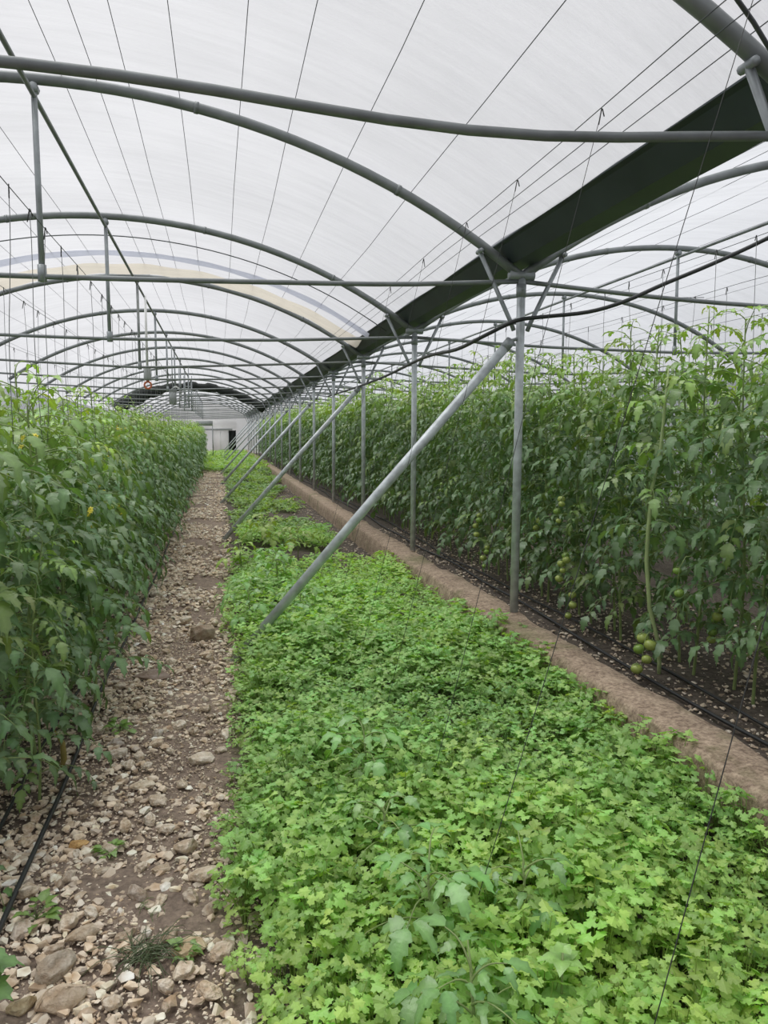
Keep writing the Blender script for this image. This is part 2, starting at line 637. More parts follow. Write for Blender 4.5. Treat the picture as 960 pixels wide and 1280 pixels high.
# gutters
def gutter(gx, label):
    prof = [(-0.20, 2.83), (-0.17, 2.82), (-0.075, 2.715), (0.075, 2.715), (0.17, 2.82), (0.20, 2.83),
            (0.20, 2.838), (0.165, 2.83), (0.07, 2.728), (-0.07, 2.728), (-0.165, 2.83), (-0.20, 2.838)]
    yy = np.arange(-5.5, YEND, 1.5)
    V = [(gx + x, y, z) for y in yy for x, z in prof]
    n = len(prof)
    i = np.arange(len(yy) - 1)[:, None] * n
    j = np.arange(n)[None, :]
    kk = (j + 1) % n
    q = np.stack([i + j, i + kk, i + n + kk, i + n + j], -1).reshape(-1, 4)
    b = MB()
    b.add(V, q)
    o = b.build('gutter', MT['gutter'], smooth=False)
    return tag(o, label, 'gutter')


gutter(PX, 'dark green valley gutter running along the post tops between both spans')

# ridge purlins
for cx, s in ((C1, 'left'), (C2, 'right')):
    zz = APEX - 0.10
    b = MB().tube([(cx, y, zz) for y in np.arange(-5, YEND, 3)], 0.016 if s == 'left' else 0.0165, 8)
    tag(b.build('ridge_purlin', MT['bow']), f'straight grey ridge pipe under the arch tops of the {s} span', 'pipe')

# braces: every second post, foot near the path
for n_, k in enumerate(range(0, 17, 2)):
    y = Y1 + 3 * k
    t = empty('diagonal_brace', (0.22, y, 0.0))
    tag(t, f'{ORD[n_]} slanting galvanized brace pipe from its post down to the path' if n_ else
        'nearest and thickest-looking slanting brace pipe, foot sunk among parsley', 'brace', 'slanting braces along the bed')
    bx = 0.06 if n_ == 0 else (0.02 if n_ < 3 else 0.03)
    t.location.x = bx
    L = Vector((PX - 0.07 - bx, 0, 2.19))
    MB().tube([(0, 0, -0.02), tuple(L * 0.5), tuple(L)], 0.033, 12).build('pipe', MT['galv_light'], t)
    b = MB().tube([tuple(L * 0.975), tuple(L * 1.0)], 0.037, 12)
    b.tube([(L.x, -0.02, L.z), (L.x + 0.07, 0, L.z + 0.02)], 0.012, 6)
    b.build('end_clamp', MT['galv'], t)

# ------------------------------------------------------------------ roof wires
wx1 = [1.78, 1.30, 0.87, 0.48, 0.175, -0.19, -0.49, -0.68, -0.88, -1.45, -1.85, -2.25, -2.65, -3.05, -3.5]
for i, x in enumerate(wx1):
    yy = np.arange(-3.83, YEND, 3.0)
    pts = []
    for y in yy:
        z = arch_z(x - C1) + 0.036
        pts += [(x, y, z), (x + 0.006 * math.sin(i * 3 + y), y + 1.5, z - 0.012)]
    tag(MB().tube(pts, 0.0022, 5).build('roof_wire', MT['wire']),
        f'{ORD[i] if i else "nearest"} thin roof wire left of the green gutter, counted leftwards', 'wire', 'roof wires of the left span')
wx2 = [2.55, 2.95, 3.35, 3.75, 4.15, 4.55, 4.95, 5.5, 5.95, 6.4, 6.85, 7.3, 7.7]
for i, x in enumerate(wx2):
    yy = np.arange(-3.83, YEND, 3.0)
    pts = []
    for y in yy:
        z = arch_z(x - C2) + 0.036
        pts += [(x, y, z), (x, y + 1.5, z - 0.012)]
    tag(MB().tube(pts, 0.0022, 5).build('roof_wire', MT['wire']),
        f'{ORD[i] if i else "nearest"} thin roof wire right of the green gutter, counted rightwards', 'wire', 'roof wires of the right span')

# trellis wires lower down
TW = [(1.47, 2.80, 'upper trellis wire above the parsley bed carrying slanting twines'),
      (1.53, 2.77, 'lower twin trellis wire beside the one carrying slanting twines'),
      (-0.80, 2.54, 'trellis wire over the path-side edge of the left tomato row'),
      (-1.42, 2.54, 'trellis wire over the middle of the left tomato row'),
      (-2.35, 2.55, 'trellis wire over the far left tomato rows'),
      (3.0, 2.66, 'trellis wire over the tomato row beside the curb'),
      (3.85, 2.66, 'trellis wire over the second tomato row right of curb'),
      (5.0, 2.66, 'trellis wire over the deeper tomato rows of right span')]
for x, z, lab in TW:
    yy = np.arange(-3.83, YEND, 1.0)
    pts = [(x, y, z - 0.012 * abs(math.sin((y - Y1) / 3 * PI))) for y in yy]
    tag(MB().tube(pts, 0.0020, 5).build('trellis_wire', MT['wire']), lab, 'wire')


def twine(top, bot, mat, r, lab, grp, hook=True, sag=0.0):
    top = Vector(top)
    bot = Vector(bot)
    o = empty('twine', top)
    n = 9
    pts = []
    d = bot - top
    ph = random.random() * 6
    for i in range(n):
        t = i / (n - 1)
        w = 0.008 * math.sin(t * PI) * math.sin(ph + t * 4)
        pts.append((d.x * t + w + sag * math.sin(PI * t) * 0.02, d.y * t + w, d.z * t))
    MB().tube(pts, r, 5).build('line', mat, o)
    if hook:
        a = random.random() * 6
        c, s = math.cos(a) * 0.011, math.sin(a) * 0.011
        MB().tube([(c, s, -0.05), (c * 0.5, s * 0.5, -0.02), (0, 0, 0.008), (-c * 0.3, -s * 0.3, 0.004), (-c, -s, -0.025)],
                  0.0026, 5).build('hook', MT['blacktwine'], o)
    return tag(o, lab, 'twine', grp)


# slanting twines over the parsley bed
sl = [1.32, 1.97, 2.86, 3.72, 4.52, 5.5, 6.6]
for i, y in enumerate(sl):
    lab = f'{ORD[i]} slanting dark twine from the trellis wire into the parsley bed'
    twine((1.48, y, 2.79), (0.80 - (0.14 if i == 1 else 0), y, 0.08), MT['blacktwine'], 0.0013, lab,
          'slanting twines over the parsley bed')
for x, z, y0, y1, st, bz, g, who in ((-0.80, 2.53, 2.6, 22, 0.43, 1.5, 'twines over the path-side left row', 'path-side edge of the left tomato row'),
                                (-1.42, 2.53, 3.3, 16, 0.55, 1.5, 'twines over the middle left row', 'middle of the left tomato row'),
                                (-2.35, 2.54, 5.2, 15, 0.8, 1.6, 'twines over the far left rows', 'far left tomato rows'),
                                (3.0, 2.65, 3.1, 15, 0.5, 1.9, 'twines over the curb-side right row', 'tomato row beside the curb'),
                                (3.85, 2.65, 4.0, 15, 0.55, 1.9, 'twines over the second right row', 'second row right of the curb'),
                                (5.0, 2.65, 5.0, 15, 0.7, 1.9, 'twines over the deeper right rows', 'deeper rows of the right span')):
    y = y0
    while y < y1:
        twine((x, y, z), (x + random.uniform(-.03, .03), y + random.uniform(-.05, .05), bz), MT['twine'], 0.0017,
              f'thin vertical grey twine hanging into the {who}', g, hook=True)
        y += st * random.uniform(0.7, 1.3)

# black hose slung across the posts
pts = [atY(1010, 270, 4.6), atY(955, 300, 4.75), atY(890, 330, 4.85), atY(830, 355, 4.95), atY(780, 377, 5.0), atY(735, 390, 5.05),
       atY(680, 396, 5.09), atY(645, 401, 5.11), atY(605, 420, 5.3), atY(570, 437, 5.9), atY(530, 447, 7.0), atY(480, 471, 9.2),
       atY(440, 486, 12.0), atY(405, 497, 16)]
P = []
for i in range(len(pts) - 1):
    p0, p1, p2, p3 = [np.array(pts[max(0, min(len(pts) - 1, i + j))]) for j in (-1, 0, 1, 2)]
    for t in np.linspace(0, 1, 5)[:-1]:
        P.append(0.5 * (2 * p1 + (p2 - p0) * t + (2 * p0 - 5 * p1 + 4 * p2 - p3) * t * t + (3 * p1 - p0 - 3 * p2 + p3) * t ** 3))
tag(MB().tube(P, 0.0145, 8).build('hose', MT['rubber']), 'black hose slung past the struts of the nearest full post', 'hose')
P = [atY(900, -35, 2.0), atY(922, 0, 2.05), atY(942, 28, 2.1), atY(965, 66, 2.15), atY(1000, 120, 2.2)]
tag(MB().tube(P, 0.007, 6).build('cable', MT['wire']), 'short dark cable crossing the upper right corner', 'cable')
tag(MB().tube([atY(880, 352 + 20, 8.0), atY(800, 372, 9.0), atY(750, 365, 10.0), atY(640, 352, 14)], 0.004, 6).build('cable', MT['wire']),
    'thin dark cable under the right span roof', 'cable')

# film overlap fold and lashing wire
fo = empty('film_overlap', (0, 10.4, 0))
tag(fo, 'cream folded film edge lying across the left span roof', 'film fold')


def roof_strip(y0f, y1f, zoff, d0, d1, mat, name, parent, ripples=0.01):
    b = MB()
    dd = np.linspace(d0, d1, 50)
    V = []
    for d in dd:
        for f in np.linspace(0, 1, 7):
            y = y0f(d) + (y1f(d) - y0f(d)) * f - 10.4
            V.append((C1 + d, y, arch_z(d, RAD + 0.02) - zoff - 0.035 * math.sin(PI * f) + ripples * math.sin(d * 9 + f * 6)))
    idx = np.arange(50 * 7).reshape(50, 7)
    q = np.stack([idx[:-1, :-1], idx[1:, :-1], idx[1:, 1:], idx[:-1, 1:]], -1).reshape(-1, 4)
    b.add(V, q)
    return b.build(name, mat, parent)


roof_strip(lambda d: 10.35 - 0.02 * d, lambda d: 11.0, 0.02, -3.0, 2.95, MT['fold'], 'folded_edge', fo)
roof_strip(lambda d: 9.75 + 0.03 * math.sin(d * 2), lambda d: 9.98, -0.005, -1.6, 2.95, MT['seam'], 'seam_band', fo, 0.004)
tag(MB().tube([(C1 + d, 8.95 + 0.05 * math.sin(d), arch_z(d) + 0.0) for d in np.linspace(-3, 3, 40)], 0.006, 6).build('lashing_wire', MT['wire']),
    'thin bowed rod under the roof before the cream film fold', 'wire')

# black shade cloth gathered on a far arch
b = MB()
pts, rr = [], []
for i, d in enumerate(np.linspace(-3.05, 3.0, 60)):
    pts.append((C1 + d, 0, arch_z(d) - 0.22 + 0.02 * math.sin(i * 0.7)))
    rr.append(0.17 + 0.12 * math.exp(-((d + 2.3) / 0.8) ** 2) + 0.025 * math.sin(i * 0.9) + 0.015 * math.sin(i * 2.3))
v, q, t = tube(pts, rr, 10)
v[:, 1] *= 1.3
b.add(v, q, t)
o = b.build('shade_cloth', MT['shade'])
o.location = (0, 33.2, 0)
tag(o, 'black shade cloth gathered along a far roof arch', 'shade cloth')

# hanging units near the ridge
u = empty('ventilation_unit', (-1.02, 12.1, 2.2))
tag(u, 'white hanging unit with orange ring below the ridge pipe', 'hanging unit')
MB().tube([(0, 0, 0.29), (0, 0, 1.36)], 0.018, 8).build('hanger', MT['white'], u)
b = MB().tube([(0, 0, 0.12), (0, 0, 0.16), (0, 0, 0.30), (0, 0, 0.34)], [0.05, 0.058, 0.05, 0.02], 12)
b.build('housing', MT['greyp'], u)
a = np.linspace(0, 2 * PI, 20)
MB().tube([(0.05 * math.cos(t), 0, 0.05 + 0.05 * math.sin(t)) for t in a], 0.014, 8).build('ring', MT['orange'], u)
MB().tube([(0, 0, 0.10), (0, 0, 0.13)], 0.02, 8).build('neck', MT['orange'], u)
u = empty('heater', (-1.03, 18.8, 2.2))
tag(u, 'grey box heater with white coil hung below the ridge pipe', 'heater')
b = MB().box((-0.08, -0.08, 0.0), (0.08, 0.08, 0.30))
b.box((-0.09, -0.09, 0.29), (0.09, 0.09, 0.32))
b.build('housing', MT['greyp'], u)
b = MB()
for z in (0.36, 0.42):
    b.tube([(0.11 * math.cos(t) + 0.07, 0.02, 0.16 + 0.17 * math.sin(t) + z * 0.2) for t in a], 0.012, 6)
b.build('coil', MT['white'], u)
MB().tube([(0, 0, 0.32), (0, 0, 1.36)], 0.012, 6).build('hanger', MT['galv'], u)
for (x, y, z) in ((-1.0, 24.5, 2.28), (-1.05, 29.0, 2.3)):
    u = empty('pipe_ladder', (x, y, z))
    tag(u, f'{"nearer" if y < 27 else "farther"} narrow hanging pipe ladder below the ridge pipe', 'hanging frame')
    b = MB()
    for dx in (-0.14, 0.14):
        b.tube([(dx, 0, 0), (dx, 0, 1.28)], 0.014, 6)
    for dz in (0.02, 0.3, 0.6, 0.9):
        b.tube([(-0.14, 0, dz), (0.14, 0, dz)], 0.012, 6)
    b.build('frame', MT['galv'], u)

# end door, beam, dark doorway and control cabinet
t = empty('sliding_door', (0.25, YEND - 0.35, 0))
tag(t, 'plain white sliding door at the far end of the path', 'door')
b = MB().box((-0.62, -0.02, 0.0), (0.47, 0.02, 1.66))
b.build('panel', MT['sheet'], t)
b = MB()
for x in (-0.62, -0.1, 0.45):
    b.box((x - 0.02, -0.04, 0), (x + 0.02, 0.0, 1.66))
b.box((-0.62, -0.035, 0.0), (0.47, -0.02, 0.06))
b.build('frame', MT['white'], t)
b = MB().box((-1.6, YEND - 0.5, 1.68), (1.0, YEND - 0.3, 1.80))
tag(b.build('door_rail', MT['greyp']), 'grey horizontal rail above the white end door', 'rail')
b = MB().box((-2.2, YEND - 0.44, 1.78), (1.3, YEND - 0.36, 2.45))
tag(b.build('end_panel', MT['sheet']), 'white panel above the rail at the far end', 'panel')
b = MB()
b.box((0.73, YEND - 0.45, 0), (0.78, YEND - 0.3, 1.68))
b.box((1.20, YEND - 0.45, 0), (1.25, YEND - 0.3, 1.68))
b.box((0.78, YEND - 0.36, 0), (1.20, YEND - 0.32, 1.66))  # black sheet added as the shade inside the open doorway
tag(b.build('doorway_shade', MT['shade']), 'dark curtain added for shade in the opening right of the white end door', 'infill')
t = empty('control_cabinet', (-0.72, 44.0, 1.55))
tag(t, 'grey cabinet on a frame above the end of left row', 'cabinet')
MB().box((-0.5, -0.2, 0.35), (0.42, 0.2, 0.62)).build('housing', MT['greyp'], t)
b = MB()
for x in (-0.48, 0.40):
    for y in (-0.18, 0.18):
        b.box((x - 0.02, y - 0.02, -1.55), (x + 0.02, y + 0.02, 0.35))
b.build('stand', MT['galv'], t)

# ------------------------------------------------------------------ concrete curb
b = MB()
yy = np.concatenate([np.arange(0.2, 14, 0.07), np.arange(14, YEND, 0.6)])


def jit(y, s, a):
    return a * (math.sin(y * 2.1 + s) * 0.5 + math.sin(y * 5.3 + s * 2.1) * 0.3 + math.sin(y * 13.7 + s * 3.3) * 0.25 + math.sin(y * 31 + s) * 0.12)


V = []
for y in yy:
    off = 0.03 if y > 6.95 else 0.0
    off += 0.025 if 4.62 < y < 6.95 else 0.0
    zz = 0.24 - (0.015 if y > 6.95 else 0)
    xl, xr = 1.90 - off + jit(y, 1, 0.014), 2.145 - off * 0.5 + jit(y, 2.2, 0.022)
    V += [(xl - 0.015, y, -0.05), (xl - 0.01 + jit(y, 4, 0.006), y, 0.10), (xl + jit(y, 5, 0.006), y, zz - 0.02), (xl + 0.018, y, zz + jit(y, 6, 0.005)),
          ((xl + xr) / 2, y, zz + 0.006 + jit(y, 7, 0.006)), (xr - 0.02, y, zz + jit(y, 8, 0.006)), (xr + jit(y, 9, .008), y, zz - 0.025), (xr + 0.01, y, -0.05)]
n = 8
i = np.arange(len(yy) - 1)[:, None] * n
j = np.arange(n - 1)[None, :]
q = np.stack([i + j, i + j + 1, i + n + j + 1, i + n + j], -1).reshape(-1, 4)
b.add(V, q)
tag(b.build('concrete_curb', MT['concrete']), 'low weathered concrete curb carrying the row of posts', 'curb')


# drip hoses on the ground
def ground_hose(x, y0, y1, r, amp, lab, ph=0.0):
    pts = [(x + amp * math.sin(y * 0.9 + ph) + amp * 0.5 * math.sin(y * 2.3 + ph), y, r + 0.012 + 0.006 * math.sin(y * 3 + ph)) for y in np.arange(y0, y1, 0.35)]
    return tag(MB().tube(pts, r, 7).build('drip_hose', MT['rubber']), lab, 'drip hose')


ground_hose(-0.70, 0.5, 50, 0.009, 0.012, 'black drip hose on the stones along the left tomato row')
ground_hose(-0.85, 0.5, 50, 0.008, 0.02, 'thinner black drip hose half hidden beneath the left tomato leaves', 2.0)
ground_hose(2.62, 1.0, 50, 0.011, 0.03, 'black drip hose on dark soil beside the curb-side tomato row', 1.0)
ground_hose(2.78, 1.0, 50, 0.009, 0.03, 'second black drip hose under the curb-side tomato leaves', 3.0)


# ------------------------------------------------------------------ leaves
def leaflet_template(n):
    """Lobed leaflet, x 0..1 along the midrib, y half width up to 0.5."""
    t = np.linspace(0, 1, n + 1)
    base = np.sin(PI * t ** 0.60) ** 1.0 * (1 - 0.15 * t) * 0.34
    lobe = np.array([1.0 + (0.17 if i % 2 == 0 else -0.20) for i in range(n + 1)])
    w = base * (lobe if n > 4 else 1)
    w[0] = 0.02
    w[-1] = 0.0
    v, uvw = [], []
    for i in range(n + 1):
        adv = 0.05 if i % 2 == 0 else -0.03
        v.append((t[i], 0, 0, 1.0))
        v.append((t[i] + adv * (w[i] > 0.05), w[i], 0, 0.0))
        v.append((t[i] + adv * (w[i] > 0.05), -w[i], 0, 0.0))
    q = []
    for i in range(n):
        a, b_ = 3 * i, 3 * (i + 1)
        q += [(a, b_, b_ + 1, a + 1), (a, a + 2, b_ + 2, b_)]
    return np.array(v), np.array(q)


LT = {n: leaflet_template(n) for n in (3, 4, 6, 8)}


def norm(v):
    return v / (np.linalg.norm(v) + 1e-9)


def add_leaflet(mb, base, d, nrm, L, W, col, n, droop=0.25, fold=0.35, r=random):
    T, Q = LT[n]
    d = norm(d)
    s = norm(np.cross(nrm, d))
    nn = np.cross(d, s)
    x, y, mid = T[:, 0], T[:, 1], T[:, 3]
    tw = r.uniform(-0.3, 0.3)
    z = 0.10 * np.sin(x * PI) - droop * x ** 2 + fold * np.abs(y) * (1 - 0.3 * x) - fold * 1.5 * y * y + tw * y * x + 0.035 * np.sin(x * 15 + r.random() * 6) * (1 - mid)
    v = base + (x * L)[:, None] * d + (y * W * 2)[:, None] * s * 0.9 + (z * L)[:, None] * nn
    c = np.array(col)[None, :] * (1 + 0.32 * mid[:, None])
    mb.add(v, Q, None, c)


def compound_leaf(mb, sb, base, az, L, elev, col, n, r, pairs=4, size=0.09, sag=1.6):
    """Tomato leaf: rachis arching out and down with paired leaflets and a terminal one."""
    p = np.array(base, float)
    e = elev
    m = 7
    pts = [p.copy()]
    dirs = []
    for i in range(m):
        d = np.array([math.cos(az) * math.cos(e), math.sin(az) * math.cos(e), math.sin(e)])
        dirs.append(d)
        p = p + d * L / m
        pts.append(p.copy())
        e -= sag / m * r.uniform(0.6, 1.3)
        az += r.uniform(-0.12, 0.12)
    dirs.append(dirs[-1])
    sb.tube(pts, np.linspace(0.0035, 0.0016, m + 1), 4 if n > 4 else 3, cap=False)
    side = np.array([-math.sin(az), math.cos(az), 0])
    for k in range(pairs):
        t = 0.30 + 0.58 * k / max(1, pairs - 1) if pairs > 1 else 0.55
        f = t * m
        i = min(m - 1, int(f))
        bp = pts[i] + (pts[i + 1] - pts[i]) * (f - i)
        d = dirs[i]
        up_ = norm(np.cross(d, side))
        if up_[2] < 0:
            up_ = -up_
        for s in (-1, 1):
            sz = size * r.uniform(0.85, 1.42) * (0.8 + 0.25 * (k == 1))
            dd = norm(d * r.uniform(.4, .7) + s * side * 0.85 + np.array([0, 0, -r.uniform(-0.1, 0.55)]))
            nn = norm(up_ * 0.7 + np.array([r.uniform(-.45, .45), r.uniform(-.45, .45), 0.7]))
            cc = [c * r.uniform(0.9, 1.1) for c in col]
            add_leaflet(mb, bp + dd * 0.012, dd, nn, sz, sz * r.uniform(0.33, 0.50), cc, n, r.uniform(0.15, 0.65), r.uniform(0.1, 0.6), r)
    d = norm(dirs[-1] + np.array([0, 0, -0.2]))
    nn = norm(np.cross(d, side))
    if nn[2] < 0:
        nn = -nn
    add_leaflet(mb, pts[-1], d, nn + 0.2 * side * r.uniform(-1, 1), size * 1.5, size * 0.66, col, n, r.uniform(0.15, 0.5), r.uniform(0.1, 0.4), r)


MATURE = np.array([0.155, 0.265, 0.115])
YOUNG = np.array([0.29, 0.46, 0.10])


def lerp(a, b_, t):
    return a + (b_ - a) * max(0, min(1, t))


def flower_mesh(r):
    b = MB()
    for k in range(6):
        a = k * PI / 3
        o_ = np.array([math.cos(a) * 0.016, math.sin(a) * 0.016, -0.004])
        s = np.array([-math.sin(a) * 0.004, math.cos(a) * 0.004, 0])
        b.add([np.zeros(3), o_ * 0.5 + s, o_, o_ * 0.5 - s], [(0, 1, 2, 3)])
    b.tube([(0, 0, 0.004), (0, 0, -0.012)], [0.004, 0.002], 5)
    return b.mesh('flower', MT['petal'])


FLOWER = flower_mesh(random)


def tomato_mesh():
    b = MB()
    nu, nv = 14, 9
    V = []
    for i in range(nv + 1):
        ph = PI * i / nv
        for j in range(nu):
            th = 2 * PI * j / nu
            rr = math.sin(ph) * (1 + 0.035 * math.cos(5 * th))
            z = math.cos(ph) * 0.86 - 0.12 * math.exp(-(ph / 0.35) ** 2)
            V.append((rr * math.cos(th), rr * math.sin(th), z))
    i = np.arange(nv)[:, None] * nu
    j = np.arange(nu)[None, :]
    k = (j + 1) % nu
    b.add(V, np.stack([i + j, i + nu + j, i + nu + k, i + k], -1).reshape(-1, 4))
    return b


TOM = tomato_mesh()
TOM_M = [TOM.mesh('tomato', MT['fruit']), TOM.mesh('tomato', MT['fruit2'])]
b = MB()
for k in range(5):
    a = k * 2 * PI / 5
    o_ = np.array([math.cos(a), math.sin(a), 0.0])
    s = np.array([-math.sin(a), math.cos(a), 0]) * 0.13
    b.add([(0, 0, 0.80), o_ * 0.35 + s + (0, 0, 0.86), o_ * 0.75 + (0, 0, 0.72), o_ * 0.35 - s + (0, 0, 0.86)], [(0, 1, 2, 3)])
b.tube([(0, 0, 0.75), (0, 0, 1.15)], 0.06, 5)
CALYX = b.mesh('calyx', MT['stem'])


def fruit_truss(parent, base, az, n, r, size=0.03):
    """A hanging truss; each tomato is a sub-part."""
    pts = []
    for i in range(n + 2):
        t = i / (n + 1)
        pts.append((base[0] + math.cos(az) * 0.10 * math.sin(t * 1.5), base[1] + math.sin(az) * 0.10 * math.sin(t * 1.5), base[2] + 0.02 * math.sin(t * PI) - 0.19 * t * t))
    tr = MB().tube(pts, 0.0028, 5).build('fruit_truss', MT['stem'], parent)
    for i in range(n):
        p = pts[i + 2]
        s = size * r.uniform(0.75, 1.15)
        side = (i % 2) * 2 - 1
        o = bpy.data.objects.new('tomato', TOM_M[r.random() < 0.45])
        COL.objects.link(o)
        o.parent = tr
        o.location = (p[0] - math.sin(az) * side * s * 0.9, p[1] + math.cos(az) * side * s * 0.9, p[2] - s * 0.9)
        o.scale = (s, s, s)
        o.rotation_euler = (r.uniform(-.4, .4), r.uniform(-.4, .4), r.random() * 6)
        c = bpy.data.objects.new('calyx', CALYX)
        COL.objects.link(c)
        c.parent = tr
        c.location = o.location
        c.scale = o.scale
        c.rotation_euler = o.rotation_euler
    return tr


def plant_arrays(H, nleaf, n, r, z0=0.12, llen=(0.30, 0.42), size=0.095, dark=1.0, pairs=4, young_from=0.72, lean=0.05):
    lb, sb = MB(), MB()
    ax, ay = r.uniform(-lean, lean), r.uniform(-lean, lean)

    def sp(z):
        f = z / H
        return np.array([ax * f * f * 1.5 + 0.02 * math.sin(f * 7), ay * f * f * 1.5 + 0.02 * math.cos(f * 6) - 0.02, z])
    sb.tube([sp(z) for z in np.linspace(0, H, 12)], np.linspace(0.011, 0.004, 12), 6 if n > 4 else 4, cap=False)
    az = r.random() * 6
    for i in range(nleaf):
        f = i / (nleaf - 1)
        z = z0 + (H - z0) * f ** 0.95
        az += 2.4 + r.uniform(-0.3, 0.3)
        tone = (f - young_from) / (1 - young_from)
        col = lerp(MATURE * dark, YOUNG, tone) * r.uniform(0.82, 1.15)
        if r.random() < 0.10:
            col = col * np.array([1.35, 1.2, 0.8])
        sc = 1.0 - 0.55 * max(0, (f - 0.8) / 0.2)
        compound_leaf(lb, sb, sp(z), az, r.uniform(*llen) * sc, r.uniform(0.25, 0.8) + 0.5 * max(0, (f - 0.85) / 0.15), col, n, r,
                      pairs if sc > 0.6 else 2, size * sc * r.uniform(0.85, 1.15), r.uniform(1.0, 2.0))
    return lb, sb


def make_variant(H, nleaf, n, seed, **kw):
    r = random.Random(seed)
    lb, sb = plant_arrays(H, nleaf, n, r, **kw)
    return lb.mesh('foliage', MT['leaf'], tint=True), sb.mesh('stem', MT['stem']), lb, sb


VL = [make_variant(1.74 + 0.05 * (i % 3), 36, 8, 100 + i, z0=0.20, llen=(0.32, 0.48), size=0.092) for i in range(6)]
VLF = [make_variant(1.80, 26, 4, 200 + i, z0=0.15, llen=(0.28, 0.42), size=0.115) for i in range(4)]
VR = [make_variant(2.12 + 0.07 * (i % 4), 44, 8, 300 + i, z0=0.26, llen=(0.30, 0.42), size=0.088, dark=0.88, young_from=0.68) for i in range(7)]
VRF = [make_variant(2.25, 30, 4, 400 + i, z0=0.25, llen=(0.28, 0.40), size=0.115, dark=0.86, young_from=0.66) for i in range(4)]
VRB = [make_variant(2.36, 28, 6, 450 + i, z0=0.4, llen=(0.28, 0.38), size=0.10, dark=0.9, young_from=0.6) for i in range(3)]


def place_plant(var, x, y, r, lab, grp, sc=1.0, flowers=0, fruits=0, rz=None, fruit_at=None):
    t = empty('tomato_plant', (x, y, -0.01), r.random() * 6.28 if rz is None else rz)
    t.scale = (sc, sc, sc)
    tag(t, lab, 'tomato plant', grp)
    for nm, me in (('foliage', var[0]), ('stem', var[1])):
        o = bpy.data.objects.new(nm, me)
        COL.objects.link(o)
        o.parent = t
    rz = t.rotation_euler.z
    for k in range(flowers):
        a = r.uniform(-0.9, 0.9) - rz
        z = r.uniform(1.0, 1.72)
        bx, by = math.cos(a) * r.uniform(.2, .33), math.sin(a) * r.uniform(.2, .33)
        tr = MB().tube([(0, 0, z - 0.05), (bx * .6, by * .6, z + 0.02), (bx, by, z - 0.02)], 0.0018, 4).build('flower_truss', MT['stem'], t)
        for j in range(r.randint(3, 6)):
            o = bpy.data.objects.new('flower', FLOWER)
            COL.objects.link(o)
            o.parent = tr
            o.location = (bx + r.uniform(-.035, .035), by + r.uniform(-.035, .035), z + r.uniform(-.06, .02))
            o.rotation_euler = (r.uniform(-.9, .9), r.uniform(-.9, .9), r.random() * 6)
            o.scale = (1.0,) * 3
    for k in range(fruits):
        a = PI + r.uniform(-0.9, 0.6) - rz     # towards the curb side
        z = r.choice((0.42, 0.5, 0.78, 0.95))
        fruit_truss(t, (math.cos(a) * 0.04, math.sin(a) * 0.04, z), a, r.randint(3, 5), r, 0.032)
    return t


R = random.Random(5)
cnt = 0
# left bed, path side row
y = 2.75
i = 0
LAB_L = 'leafy green tomato plant in the row edging the path'
LAB_R = 'tall dark green tomato plant in the row beside the curb'
while y < 33:
    near = y < 13
    var = VL[R.randrange(6)] if near else VLF[R.randrange(4)]
    if i == 0:
        lab = 'nearest tomato plant left of the path, largest leaves at frame edge'
    elif i == 1:
        lab = 'second tomato plant left of the path, leaves overhanging drip hose'
    else:
        lab = LAB_L
    place_plant(var, -0.95 + R.uniform(-.09, .07), y, R, lab, 'path-side tomato row', R.uniform(0.93, 1.03), flowers=(1 if R.random() < 0.6 else 0) if y < 9 else 0)
    cnt += 1
    i += 1
    y += 0.34 * R.uniform(0.85, 1.15) if near else 0.42
yl_end = y
place_plant(VL[2], -0.72, 4.45, R, 'tomato plant leaning out over the path, past its neighbours in the row', 'path-side tomato row', 0.86)
place_plant(VL[4], -0.78, 3.35, R, 'short tomato plant whose low leaves hang over the drip hose', 'path-side tomato row', 0.62)
cnt += 2
# second left row
y = 3.4
while y < 14:
    place_plant(VL[R.randrange(6)] if y < 8 else VLF[R.randrange(4)], -1.68 + R.uniform(-.06, .06), y, R,
                'tomato plant in the row behind the path-side one', 'second left tomato row', R.uniform(0.94, 1.04), flowers=1 if (y < 8 and R.random() < .5) else 0)
    cnt += 1
    y += 0.42
yl2 = y
# right bed, curb side row
y = 2.62
i = 0
while y < 33:
    near = y < 13
    var = VR[R.randrange(7)] if near else VRF[R.randrange(4)]
    lab = LAB_R
    if i == 0:
        lab = 'tomato plant at the right frame edge, nearest beyond the curb'
    place_plant(var, 2.98 + R.uniform(-.06, .06), y, R, lab, 'curb-side tomato row', R.uniform(0.93, 1.03) * (1 + 0.012 * min(10, max(0, y - 4))), fruits=R.choice((0, 0, 0, 1)) if y < 10 else 0)
    cnt += 1
    i += 1
    y += (0.27 if y < 7.5 else 0.36) * R.uniform(0.85, 1.15) if near else 0.48
yr_end = y
y = 3.0
while y < 16:
    place_plant(VRB[R.randrange(3)], 3.72 + R.uniform(-.07, .07), y, R, 'tall tomato plant in the second row from the curb',
                'second right tomato row', R.uniform(0.86, 0.97) * (1 + 0.008 * min(10, max(0, y - 5))))
    cnt += 1
    y += 0.5
yr2 = y
y = 4.5
while y < 12 and cnt < 292:
    place_plant(VRB[R.randrange(3)], 4.9 + R.uniform(-.07, .07), y, R, 'tomato plant in the third row from the curb',
                'third right tomato row', R.uniform(0.84, 0.95))
    cnt += 1
    y += 0.6
yr3 = y
print('tomato individuals', cnt)

